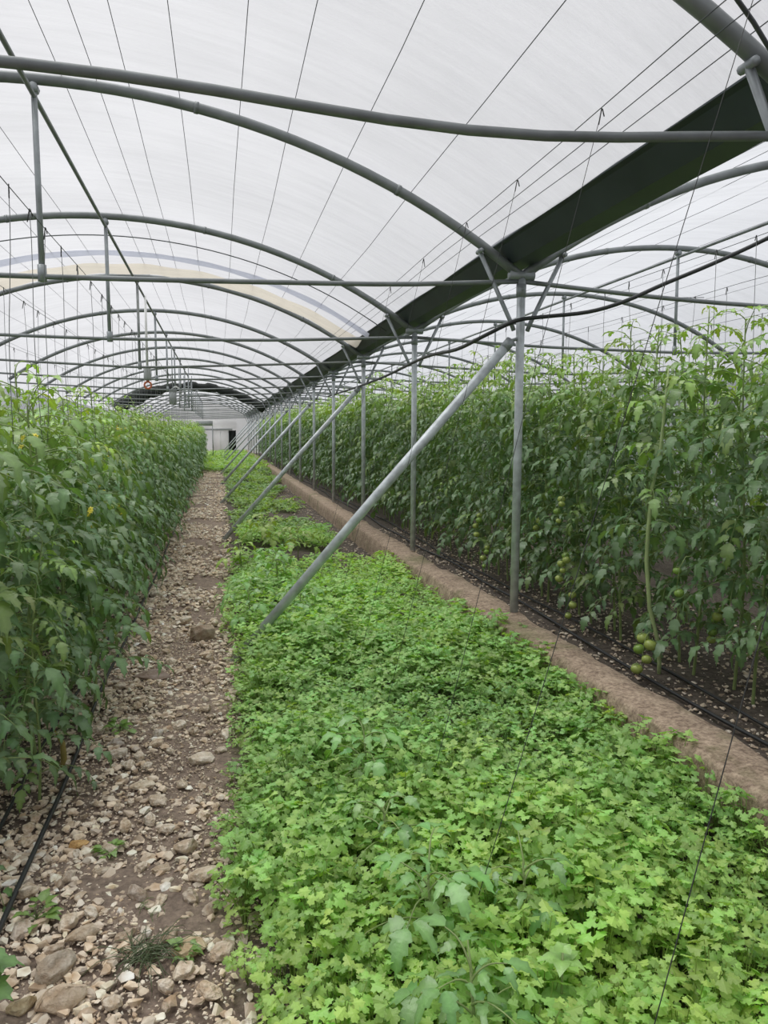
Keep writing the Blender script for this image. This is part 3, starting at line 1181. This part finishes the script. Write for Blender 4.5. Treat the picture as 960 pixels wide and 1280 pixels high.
# special: the leaning bare green stem with fruit near the curb
r = random.Random(77)
_p = atY(824, 835, 4.3)
t = empty('tomato_plant', (_p[0], 4.3, -0.01))
tag(t, 'tomato plant with long pale bare stem and green tomatoes at the curb', 'tomato plant', 'curb-side tomato row')
b0 = Vector(t.location)
st = [Vector(atY(x, y_, 4.3)) - b0 for x, y_ in ((822, 800), (812, 760), (808, 700), (810, 665), (815, 610), (826, 560), (832, 500), (836, 460))]
st = [Vector((0, 0, 0)), Vector((0, 0, 0.08))] + st[0:]
MB().tube([tuple(p) for p in st], [0.013] * 6 + [0.012, 0.011, 0.009, 0.005], 8).build('stem', MT['palestem'], t)
lb, sb = MB(), MB()
for k in range(16):
    p = st[5 + k // 4] if k < 16 else st[-1]
    compound_leaf(lb, sb, np.array(p) + (0, 0, r.uniform(-.08, .1)), 2.4 * k, r.uniform(0.22, 0.34), 0.6, lerp(MATURE, YOUNG, k / 16.0), 8, r, 3, 0.085)
lb.build('foliage', MT['leaf'], t, tint=True)
sb.build('leaf_stalks', MT['stem'], t)
tb = Vector(atY(815, 790, 4.2)) - b0
fruit_truss(t, (tb.x, tb.y, tb.z), 3.6, 5, r, 0.036)
curb_row = [o for o in COL.objects if o.name.startswith('tomato_plant') and o.get('group') == 'curb-side tomato row' and o is not t]
for px, py, nf in ((716, 690, 5), (728, 735, 3), (712, 618, 4), (617, 680, 4), (607, 640, 4), (866, 695, 2), (560, 600, 3)):
    al = YAW + math.atan((px - 480) / F)
    Yp = 2.66 / math.tan(al)
    p = Vector(atY(px, py, Yp))  # a truss seen on the curb side of the row
    pl = min(curb_row, key=lambda o: (o.location.x - p.x) ** 2 + (o.location.y - p.y) ** 2)
    d = p - pl.location
    rz = -pl.rotation_euler.z
    k = 1 / pl.scale.x
    fruit_truss(pl, ((d.x * math.cos(rz) - d.y * math.sin(rz)) * k, (d.x * math.sin(rz) + d.y * math.cos(rz)) * k, d.z * k), PI + rz, nf, r, 0.031)

# the rest of the rows, beyond the nearest 300 plants
mb = MB()


def bake(mbt, var, x, y, rz, sc):
    for k, src in ((0, var[2]), (1, var[3])):
        v, q, t_, c = src.arrays()
        ca, sa = math.cos(rz) * sc, math.sin(rz) * sc
        w = np.stack([v[:, 0] * ca - v[:, 1] * sa + x, v[:, 0] * sa + v[:, 1] * ca + y, v[:, 2] * sc], 1)
        if k == 1:
            c = np.tile(np.array([[0.22, 0.30, 0.10]]), (len(v), 1))
        mbt.add(w, q, t_, c)


for x0, ya, yb, stp, vs in ((-1.06, yl_end, 47, 0.48, VLF), (-1.68, yl2, 47, 0.6, VLF), (-2.6, 5.5, 40, 0.75, VLF),
                            (2.98, yr_end, 55, 0.5, VRF), (3.72, yr2, 50, 0.7, VRF), (4.9, yr3, 40, 0.8, VRF), (6.2, 5, 36, 0.8, VRF), (7.4, 7, 30, 0.9, VRF)):
    y = ya
    while y < yb:
        bake(mb, vs[R.randrange(4)], x0 + R.uniform(-.08, .08), y, R.random() * 6.28, R.uniform(0.95, 1.06) * (1.05 if x0 > 0 else 1))
        y += stp
o = mb.build('distant_tomato_plants', MT['leaf'], tint=True)
tag(o, 'dense mass of tomato plants filling the rows farther back', 'tomato plants', None, 'stuff')


# ------------------------------------------------------------------ parsley bed
def parsley_leaf_template(detail):
    """one leaflet with lobes as a fan: local x forward, y side"""
    if detail:
        o = [(0, 0), (0.22, 0.14), (0.24, 0.44), (0.38, 0.40), (0.52, 0.50), (0.58, 0.26), (0.76, 0.36), (0.90, 0.27), (0.92, 0.13), (1.08, 0.0)]
    else:
        o = [(0, 0), (0.28, 0.42), (0.60, 0.40), (0.80, 0.18), (1.0, 0.0)]
    pts = o + [(a, -b_) for a, b_ in o[1:-1]][::-1]
    return np.array(pts)


def tuft(r, nl, detail, hgt, spread, size):
    b = MB()
    P0 = parsley_leaf_template(detail)
    m = len(P0)
    for i in range(nl):
        az = r.random() * 2 * PI
        h = hgt * r.uniform(0.35, 1.08)
        d = spread * r.uniform(0.1, 1.0)
        tip = np.array([math.cos(az) * d, math.sin(az) * d, h])
        mid = np.array([math.cos(az) * d * 0.4, math.sin(az) * d * 0.4, h * 0.6])
        tone = r.uniform(0.72, 1.22)
        col = np.array([0.325, 0.515, 0.15]) * tone * np.array([r.uniform(0.88, 1.12), 1, 1])
        if detail:
            v, q, t_ = tube([np.zeros(3), mid, tip], 0.0013, 3, False)
            b.add(v, q, t_, (0.25, 0.36, 0.10))
        tilt = r.uniform(-0.1, 0.75)
        out = np.array([math.cos(az) * math.cos(tilt), math.sin(az) * math.cos(tilt), -math.sin(tilt)])
        sd = np.array([-math.sin(az), math.cos(az), 0])
        sd = norm(sd + np.array([0, 0, r.uniform(-0.4, 0.4)]))
        nn = np.cross(out, sd)
        for a in ((0.0, 1.15, -1.15) if detail else (0.0, 1.2, -1.2)):
            s = size * r.uniform(0.75, 1.15) * (1.0 if a == 0 else 0.85)
            dx = out * math.cos(a) + sd * math.sin(a)
            dy = -out * math.sin(a) + sd * math.cos(a)
            o_ = tip + dx * s * 0.25
            cup = r.uniform(-0.25, 0.3)
            zz = cup * (P0[:, 0] ** 2) - 0.25 * np.abs(P0[:, 1])
            v = o_ + (P0[:, :1] * s) * dx + (P0[:, 1:] * s) * dy + (zz * s)[:, None] * nn
            cen = o_ + 0.5 * s * dx + s * (cup * 0.25 + 0.03) * nn
            V = np.vstack([v, cen[None]])
            tt = [(m, k, (k + 1) % m) for k in range(m)]
            b.add(V, None, tt, np.vstack([np.tile(col, (m, 1)) * r.uniform(0.95, 1.05), col[None] * 1.1]))
    return b.arrays()


r = random.Random(11)
TN = [tuft(r, 13, True, 0.20, 0.085, 0.035) for _ in range(8)]
TM = [tuft(r, 13, False, 0.18, 0.085, 0.034) for _ in range(6)]
TF = [tuft(r, 11, False, 0.17, 0.13, 0.055) for _ in range(4)]


def merge_many(mb_, templ, X_, Y_, Zs, S, A, colmul):
    ti = rng.integers(0, len(templ), len(X_))
    for k, (v, q, t_, c) in enumerate(templ):
        sel = np.where(ti == k)[0]
        if not len(sel):
            continue
        ca, sa = np.cos(A[sel])[:, None], np.sin(A[sel])[:, None]
        s = S[sel][:, None]
        x = (v[:, 0][None] * ca - v[:, 1][None] * sa) * s + X_[sel][:, None]
        yv = (v[:, 0][None] * sa + v[:, 1][None] * ca) * s + Y_[sel][:, None]
        z = v[:, 2][None] * s + Zs[sel][:, None]
        V = np.stack([x, yv, z], -1).reshape(-1, 3)
        off = (np.arange(len(sel)) * len(v))[:, None, None]
        Q = (q[None] + off).reshape(-1, 4) if len(q) else None
        T_ = (t_[None] + off).reshape(-1, 3) if len(t_) else None
        C = (c[None] * colmul[sel][:, None, :]).reshape(-1, 3)
        mb_.add(V, Q, T_, C)


def vnoise(x, y, s):
    return (np.sin(x * s + 1.7 * np.sin(y * s * 0.7)) + np.sin(y * s * 1.13 + 1.3 * np.sin(x * s * 1.9 + 2)) + np.sin((x + y) * s * 0.61 + 4)) / 3


bed = MB()
for (ya, yb, sp, T) in ((1.2, 5.2, 0.078, TN), (5.2, 11.5, 0.095, TM), (11.5, 30, 0.16, TF), (30, YEND - 0.6, 0.30, TF)):
    gx = np.arange(0.0 if ya < 30 else -0.75, 1.90, sp)
    gy = np.arange(ya, yb, sp)
    X_, Y_ = np.meshgrid(gx, gy)
    X_ = (X_ + rng.uniform(-.5, .5, X_.shape) * sp).ravel()
    Y_ = (Y_ + rng.uniform(-.5, .5, Y_.shape) * sp).ravel()
    edge = 0.06 + 0.05 * np.sin(Y_ * 1.7) + 0.03 * np.sin(Y_ * 4.1) + rng.uniform(-.05, .03, X_.shape)
    keep = (X_ > (edge if ya < 30 else -0.75)) & (X_ < 1.88)
    # thin patches near the curb farther back and bare gaps
    gap = vnoise(X_, Y_, 2.2)
    thin = (Y_ > 8.5) & (Y_ < 30) & (gap < 0.0 + 0.10 * np.sin(Y_ * 0.9))
    thin |= (Y_ > 9) & (Y_ < 22) & (X_ > 1.45 + 0.12 * np.sin(Y_ * 1.3))
    thin |= (Y_ > 9.7) & (Y_ < 30) & (X_ < 0.25)
    keep &= ~thin
    X_, Y_, edge = X_[keep], Y_[keep], edge[keep]
    S = (0.98 + 0.34 * vnoise(X_, Y_, 2.6) + rng.uniform(-.22, .25, X_.shape))
    S *= np.clip(0.55 + (X_ - edge) * 4, 0.55, 1.0) if ya < 30 else 1.5
    S *= (1.0 + 0.18 * (X_ > 1.7))
    n1 = vnoise(X_ + 3, Y_, 1.3)
    cm = np.stack([1.0 + 0.12 * n1 + rng.uniform(-.07, .07, X_.shape), 1.0 + 0.08 * n1, 1.0 - 0.1 * n1], 1)
    cm *= (1 + rng.uniform(-.12, .12, X_.shape))[:, None]
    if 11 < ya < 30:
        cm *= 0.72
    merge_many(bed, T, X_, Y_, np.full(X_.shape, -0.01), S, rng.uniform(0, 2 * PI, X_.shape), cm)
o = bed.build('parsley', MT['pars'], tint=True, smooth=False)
tag(o, 'bright green parsley covering the bed between path and curb', 'parsley', None, 'stuff')
print('parsley verts', bed.n)


# volunteer tomato seedlings standing in the parsley
def seedling(px, py, zt, H, lab, seed, nleaf=9, size=0.06, L=(0.14, 0.2), col=None):
    x, y_, _ = atZ(px, py, zt)
    r = random.Random(seed)
    t = empty('tomato_seedling', (x, y_, 0))
    tag(t, lab, 'seedling', 'tomato seedlings in the parsley bed')
    lb, sb = MB(), MB()
    sb.tube([(0, 0, 0), (0.01, 0, H * 0.5), (0, 0.01, H)], [0.006, 0.005, 0.003], 6)
    az = r.random() * 6
    for i in range(nleaf):
        f = (i + 1) / nleaf
        z = H * (0.45 + 0.55 * f)
        az += 2.4
        c = (np.array([0.18, 0.35, 0.11]) if col is None else np.array(col)) * r.uniform(0.9, 1.15)
        compound_leaf(lb, sb, (0, 0, z), az, r.uniform(*L) * (1.1 - 0.5 * f), 0.3 + 0.9 * f, c, 8, r, 2 if f < 0.9 else 1, size * r.uniform(0.9, 1.2) * (1.15 - 0.4 * f), 1.3)
    lb.build('foliage', MT['leaf'], t, tint=True)
    sb.build('stem', MT['stem'], t)
    return t


seedling(535, 1085, 0.33, 0.34, 'larger tomato seedling with drooping leaflets at bottom centre of bed', 1, 9, 0.075, (0.16, 0.22))
seedling(590, 1215, 0.33, 0.33, 'tomato seedling at the very bottom of the bed', 2, 9, 0.07, (0.15, 0.2))
seedling(455, 915, 0.33, 0.34, 'tomato seedling in the middle of the parsley bed', 3, 9, 0.075)
seedling(480, 1010, 0.26, 0.26, 'small pale tomato seedling between the two bigger ones', 4, 7, 0.055)
seedling(655, 1085, 0.26, 0.27, 'tomato seedling right of the drooping one', 5, 7, 0.06)
seedling(345, 700, 0.35, 0.42, 'bushy tomato seedling just left of the nearest brace', 6, 11, 0.085, (0.18, 0.26))
seedling(310, 745, 0.30, 0.36, 'tomato seedling around the foot of the nearest brace', 7, 10, 0.08, (0.16, 0.24))
seedling(375, 745, 0.28, 0.34, 'tomato seedling right of the foot of nearest brace', 8, 10, 0.075)
seedling(330, 655, 0.35, 0.42, 'yellow-green seedling clump between the first two braces', 9, 12, 0.10, (0.2, 0.3), (0.30, 0.44, 0.09))
seedling(372, 668, 0.30, 0.36, 'yellow-green seedling nearer the curb between first two braces', 10, 10, 0.09, (0.2, 0.3), (0.30, 0.44, 0.09))
seedling(300, 690, 0.25, 0.30, 'low yellow-green seedling at the path edge between braces', 12, 10, 0.08, (0.16, 0.26), (0.28, 0.42, 0.09))

# mint-like broad leaved weed
x, y_, _ = atZ(703, 1205, 0.24)
t = empty('broadleaf_weed', (x, y_, 0))
tag(t, 'small weed with smooth oval leaves rising from parsley at bottom right', 'weed')
lb = MB()
for i in range(7):
    a = i * 2 * PI / 5 + 0.4
    z = 0.25 if i < 5 else 0.27
    add_leaflet(lb, np.array([0, 0, z]), np.array([math.cos(a), math.sin(a), 0.15 + (0.5 if i > 4 else 0)]), np.array([0, 0, 1.0]), 0.062 if i < 5 else 0.03, 0.038, (0.25, 0.42, 0.12), 4, 0.2, 0.2)
for i in range(4):
    a = i * PI / 2
    add_leaflet(lb, np.array([0, 0, 0.16]), np.array([math.cos(a), math.sin(a), 0.1]), np.array([0, 0, 1.0]), 0.07, 0.04, (0.22, 0.38, 0.11), 4, 0.3, 0.2)
lb.build('foliage', MT['leaf'], t, tint=True)
MB().tube([(0, 0, 0), (0, 0, 0.27)], 0.003, 5).build('stem', MT['stem'], t)


# ------------------------------------------------------------------ small weeds on the path
def weed(px, py, lab, seed, n_=16, h=0.09, grass=False, col=(0.2, 0.33, 0.09)):
    x, y_, _ = atZ(px, py, 0.0)
    r = random.Random(seed)
    b = MB()
    for i in range(n_):
        a = r.random() * 6.28
        L = h * r.uniform(0.5, 1.2)
        if grass:
            p = [np.array([r.uniform(-.05, .05), r.uniform(-.04, .04), 0])]
            e = r.uniform(0.15, 0.75)
            for k in range(4):
                p.append(p[-1] + np.array([math.cos(a) * math.cos(e), math.sin(a) * math.cos(e), math.sin(e)]) * L / 3)
                e -= 0.5
            b.tube(p, [0.0016, 0.0014, 0.0012, 0.0009, 0.0004], 3, col)
        else:
            base = np.array([math.cos(a) * L * 0.4, math.sin(a) * L * 0.4, L * 0.5 * r.random()])
            b.tube([(0, 0, 0), tuple(base)], 0.001, 3, col)
            add_leaflet(b, base, np.array([math.cos(a), math.sin(a), r.uniform(-.2, .6)]), np.array([0, 0, 1.0]), L * 0.6, L * 0.35, col, 4, 0.3, 0.2, r)
    o = b.build('weed', MT['leaf'], tint=True)
    o.location = (x, y_, 0.005)
    return tag(o, lab, 'weed', 'small weeds on the stony path')


weed(138, 1068, 'small bright weed tuft between stones left of path middle', 1, 26, 0.06)
weed(150, 915, 'thin upright weed beside the drip hose', 2, 18, 0.09)
weed(180, 1195, 'dark trailing grass clump lying on the path at bottom', 3, 80, 0.14, True, (0.13, 0.18, 0.08))
weed(232, 1195, 'low weed beside the ochre flat stones', 4, 26, 0.06)
weed(45, 1150, 'round-leaved weed by the drip hose at lower left', 5, 14, 0.08)
weed(190, 1135, 'faint grass tuft above the trailing clump', 6, 20, 0.06, True, (0.2, 0.28, 0.1))
# low shoot at the bottom left corner
r = random.Random(9)
x, y_, _ = atZ(-10, 1260, 0.05)
t = empty('tomato_seedling', (x - 0.05, y_, 0))
tag(t, 'broad-leaved tomato shoot poking in at the bottom left corner', 'seedling')
lb = MB()
for a, z, L in ((0.25, 0.16, 0.11), (-0.5, 0.12, 0.11), (1.2, 0.15, 0.09), (0.0, 0.2, 0.08)):
    add_leaflet(lb, np.array([0.02, 0, z]), np.array([math.cos(a), math.sin(a), 0.05]), np.array([0, 0, 1.0]), L, L * 0.75, (0.16, 0.30, 0.10), 8, 0.25, 0.2, r)
lb.build('foliage', MT['leaf'], t, tint=True)
MB().tube([(0, 0, 0), (0.02, 0, 0.2)], 0.004, 5).build('stem', MT['stem'], t)
# brown curled pod-like dry leaf on the lower stem
x, y_, _ = atZ(90, 945, 0.0)
MBp = MB().tube([(0, 0, 0), (0.015, 0, 0.06), (0.01, 0.01, 0.13), (-0.02, 0, 0.2)], [0.004, 0.014, 0.012, 0.003], 6)
o = MBp.build('dry_leaf', MT['dry'])
o.location = (-0.74, 3.6, 0.0)
tag(o, 'curled brown dry leaf beside the drip hose', 'dry leaf')


# ------------------------------------------------------------------ stones
def ico(sub):
    import bmesh
    bm = bmesh.new()
    bmesh.ops.create_icosphere(bm, subdivisions=sub, radius=1.0)
    v = np.array([x.co[:] for x in bm.verts])
    f = np.array([[l.index for l in fc.verts] for fc in bm.faces])
    bm.free()
    return v, f


def rock(npts, r, flat=(0.42, 0.7)):
    """angular stone: convex hull of a few random points"""
    import bmesh
    bm = bmesh.new()
    sx, sy, sz = 1.0, r.uniform(0.6, 0.95), r.uniform(*flat)
    for _ in range(npts):
        p = norm(np.array([r.gauss(0, 1) for _ in range(3)])) * r.uniform(0.82, 1.0)
        bm.verts.new((p[0] * sx, p[1] * sy, p[2] * sz))
    res = bmesh.ops.convex_hull(bm, input=bm.verts)
    loose = [v_ for v_ in bm.verts if not v_.link_faces]
    bmesh.ops.delete(bm, geom=loose, context='VERTS')
    if npts > 18:
        bmesh.ops.bevel(bm, geom=list(bm.edges), offset=0.035, segments=1, affect='EDGES')
        bmesh.ops.triangulate(bm, faces=bm.faces)
    bm.verts.index_update()
    v = np.array([x.co[:] for x in bm.verts])
    f = np.array([[q_.index for q_ in fc.verts] for fc in bm.faces])
    bm.free()
    return v, f


r = random.Random(21)
TINTS = [(0.80, 0.70, 0.56), (0.72, 0.63, 0.51), (0.88, 0.81, 0.69), (0.60, 0.50, 0.39), (0.78, 0.66, 0.51), (0.68, 0.60, 0.50), (0.86, 0.77, 0.64)]
RK2 = [rock(24, r) for _ in range(12)]
RK1 = [rock(13, r) for _ in range(14)]
RK0 = [rock(9, r) for _ in range(10)]
rock_meshes = []
for i, (v, f) in enumerate(RK2):
    b = MB()
    b.add(v, None, f, TINTS[i % 7])
    rock_meshes.append(b.mesh('rock', MT['boulder'], tint=True, smooth=False))


def one_rock(me, x, y, s, lab, grp='large stones on the path', z=None, rot=None, sc=None):
    o = bpy.data.objects.new('rock', me)
    COL.objects.link(o)
    sc = sc or (1, 1, 1)
    o.scale = (s * sc[0], s * sc[1], s * sc[2])
    o.location = (x, y, s * 0.22 * sc[2] if z is None else z)
    o.rotation_euler = (r.uniform(-.25, .25), r.uniform(-.25, .25), r.random() * 6.28) if rot is None else rot
    tag(o, lab, 'rock', grp)
    return o


taken = []


def special(px, py, wpx, lab, tint=None, sc=(1, 1, 1), k=0, rz=0.0):
    x, y, _ = atZ(px, py, 0.02)
    d = y * math.cos(YAW) + x * math.sin(YAW)
    s = wpx / 2 * d / 966.0 * 1.15
    b = MB()
    v, f = RK2[k]
    b.add(v, None, f, tint or TINTS[0])
    one_rock(b.mesh('rock', MT['boulder'], tint=True, smooth=False), x, y, s, lab, rot=(0.05, -0.05, rz), sc=sc)
    taken.append((x, y, s))


special(75, 1248, 66, 'biggest pale boulder at the bottom left of the path', (0.66, 0.55, 0.42), (1, 1, 1.1), 0, 0.2)
special(30, 1255, 44, 'yellowish angular rock left of the biggest boulder', (0.58, 0.50, 0.33), (1, 1, 1), 1)
special(70, 1210, 60, 'grey rough rock just above the biggest boulder', (0.50, 0.44, 0.36), (1, 1, 1), 2, 0.8)
special(103, 1164, 46, 'tan wedge-shaped rock above the bottom boulders', (0.62, 0.53, 0.41), (1, .8, .8), 3, 0.5)
special(98, 1052, 26, 'small orange-stained rock left of path middle', (0.72, 0.47, 0.20), (1, 1, 1), 4)
special(250, 947, 38, 'pale flat white stone at the right path edge', (0.80, 0.73, 0.62), (1, .8, .8), 5)
special(253, 795, 38, 'brown squared block half buried at the right path edge', (0.44, 0.36, 0.28), (1, .8, 1.1), 6, 0.1)
special(190, 843, 40, 'dusty brown slab sunk across the path', (0.30, 0.24, 0.20), (1.3, 1, .5), 7, 0.0)
special(236, 1180, 46, 'ochre flat rock at lower right of the path', (0.60, 0.49, 0.32), (1, 1, .7), 8, 0.2)
special(278, 1185, 40, 'pale cracked rock against the parsley edge', (0.70, 0.60, 0.48), (1, 1, .9), 9, 0.4)
special(265, 1130, 34, 'grey-brown slab against the parsley edge', (0.50, 0.42, 0.34), (1, 1, .7), 0, 1.1)
special(238, 1118, 32, 'sharp pale stone beside the grey-brown slab', (0.62, 0.54, 0.44), (1, .9, 1), 1, 2.0)
special(172, 1115, 34, 'rounded ridge-backed stone in the path middle', (0.58, 0.50, 0.42), (1, .8, 1.1), 2, 2.4)
special(85, 1095, 26, 'upright pale stone right of the drip hose', (0.66, 0.58, 0.48), (.8, .8, 1.3), 3, 1.0)
special(127, 1085, 26, 'pale beige stone below the bright weed tuft', (0.68, 0.60, 0.48), (1, .8, .9), 4, 0.3)
special(200, 1082, 26, 'small flat stone right of the bright weed tuft', (0.60, 0.50, 0.38), (1.1, .8, .7), 5, 0.1)
special(147, 940, 28, 'long white stone beside the drip hose', (0.80, 0.74, 0.64), (1.1, .7, .8), 6, 0.4)
special(145, 927, 22, 'round grey stone above the long white one', (0.55, 0.50, 0.45), (1, .8, 1.1), 7, 0.4)
special(178, 978, 30, 'flat cream stone in the middle of the path', (0.80, 0.71, 0.56), (1.1, .8, .6), 8, 0.1)
special(198, 915, 18, 'small white upright stone in the path middle', (0.80, 0.75, 0.68), (.8, .8, 1.3), 9, 0.1)
special(160, 1165, 34, 'broad pale rock under the trailing grass', (0.60, 0.51, 0.40), (1, 1, .8), 1, 0.1)
special(210, 1165, 36, 'sunken tan rock beside the trailing grass', (0.58, 0.48, 0.37), (1, 1, .7), 3, 1.1)

n_ind = 0
tries = 0
while n_ind < 270 and tries < 9000:
    tries += 1
    y = 1.75 + 9.5 * r.random() ** 1.6
    x = r.uniform(-1.05, 0.06 if y < 6 else 0.12)
    if x < -0.8 and r.random() < 0.5:
        continue
    s = r.uniform(0.022, 0.046) * (1 + 0.35 * (r.random() < 0.12)) * (1 + 0.02 * y)
    if any((x - a) ** 2 + (y - b_) ** 2 < (0.9 * (s + c)) ** 2 for a, b_, c in taken):
        continue
    taken.append((x, y, s))
    one_rock(rock_meshes[r.randrange(10)], x, y, s, 'fist-sized pale limestone stone among the rubble of the path')
    n_ind += 1

arr1 = [(v, np.zeros((0, 4), int), f, np.tile(np.array([[1.0, 1, 1]]), (len(v), 1))) for v, f in RK1]
arr0 = [(v, np.zeros((0, 4), int), f, np.tile(np.array([[1.0, 1, 1]]), (len(v), 1))) for v, f in RK0]
grav = MB()


def scatter(nn, x0, x1, y0, y1, smin, smax, arr, powy=1.5, dim=1.0, clump=0.0, strip=False):
    Yv = y0 + (y1 - y0) * rng.random(nn) ** powy
    Xv = rng.uniform(x0, x1, nn)
    if clump:
        k = vnoise(Xv * 1.3, Yv, 4.0) + rng.uniform(-.2, .2, Xv.shape) > clump
        if strip:   # the trodden right half of the path shows more soil
            k &= (rng.random(Xv.shape) > 0.55 * np.clip((Xv + 0.42) * 5, 0, 1)) & (rng.random(Xv.shape) > 0.4 * (np.sin(Yv * 1.9 + 1) > 0.45))
        Xv, Yv = Xv[k], Yv[k]
    m = len(Xv)
    S = smin + (smax - smin) * rng.random(m) ** 2.2
    tc = np.minimum(np.array(TINTS)[rng.integers(0, 7, m)] * rng.uniform(0.78, 1.3, (m, 1)) * dim, 0.92)
    merge_many(grav, arr, Xv, Yv, S * 0.2 - 0.003, S, rng.uniform(0, 6.28, m), tc)


scatter(9000, -1.15, 0.12, 1.5, 6.0, 0.009, 0.032, arr1, 1.2, 1.0, -0.45, True)
scatter(22000, -1.3, 0.20, 1.5, 6.0, 0.004, 0.012, arr0, 1.2, 0.9)
scatter(11000, -1.0, 0.15, 6.0, 14.0, 0.012, 0.042, arr0, 1.1, 1.0, -0.4, True)
scatter(9000, -0.9, 0.15, 14.0, 31.0, 0.02, 0.055, arr0, 1.1, 1.0, -0.4, True)
scatter(1800, -1.9, -1.0, 2.0, 10.0, 0.008, 0.035, arr0, 1.3, 0.9)
scatter(9000, 2.18, 4.2, 1.8, 12.0, 0.004, 0.026, arr0, 1.3, 0.8)
scatter(1200, 1.3, 1.95, 8.0, 24.0, 0.008, 0.03, arr0, 1.3, 0.7)
o = grav.build('gravel', MT['stone'], tint=True, smooth=False)
tag(o, 'crushed pale limestone rubble covering the path', 'gravel', None, 'stuff')

# ------------------------------------------------------------------ light
w = bpy.data.worlds.new('overcast')
SC.world = w
w.use_nodes = True
nt = w.node_tree
bg = nt.nodes['Background']
tc = nt.nodes.new('ShaderNodeTexCoord')
sp = nt.nodes.new('ShaderNodeSeparateXYZ')
nt.links.new(tc.outputs['Generated'], sp.inputs[0])
rp = nt.nodes.new('ShaderNodeValToRGB')
rp.color_ramp.elements[0].position = 0.0
rp.color_ramp.elements[0].color = (0.55, 0.58, 0.63, 1)
rp.color_ramp.elements[1].position = 0.8
rp.color_ramp.elements[1].color = (1.0, 1.0, 1.02, 1)
nt.links.new(sp.outputs['Z'], rp.inputs[0])
nt.links.new(rp.outputs[0], bg.inputs['Color'])
bg.inputs['Strength'].default_value = 0.37

sun = bpy.data.lights.new('overcast_sun', 'SUN')
sun.energy = 3.7
sun.angle = math.radians(50)
sun.color = (1.0, 0.99, 0.96)
so = bpy.data.objects.new('overcast_sun', sun)
COL.objects.link(so)
so.rotation_euler = (math.radians(-12), math.radians(-14), 0)

cy = SC.cycles
cy.max_bounces = 9
cy.diffuse_bounces = 6
cy.glossy_bounces = 2
cy.transmission_bounces = 6
cy.transparent_max_bounces = 8
cy.sample_clamp_indirect = 6.0
SC.view_settings.view_transform = 'Standard'
SC.view_settings.look = 'None'
SC.view_settings.gamma = 1.0
SC.view_settings.use_curve_mapping = False
SC.view_settings.exposure = 0.27
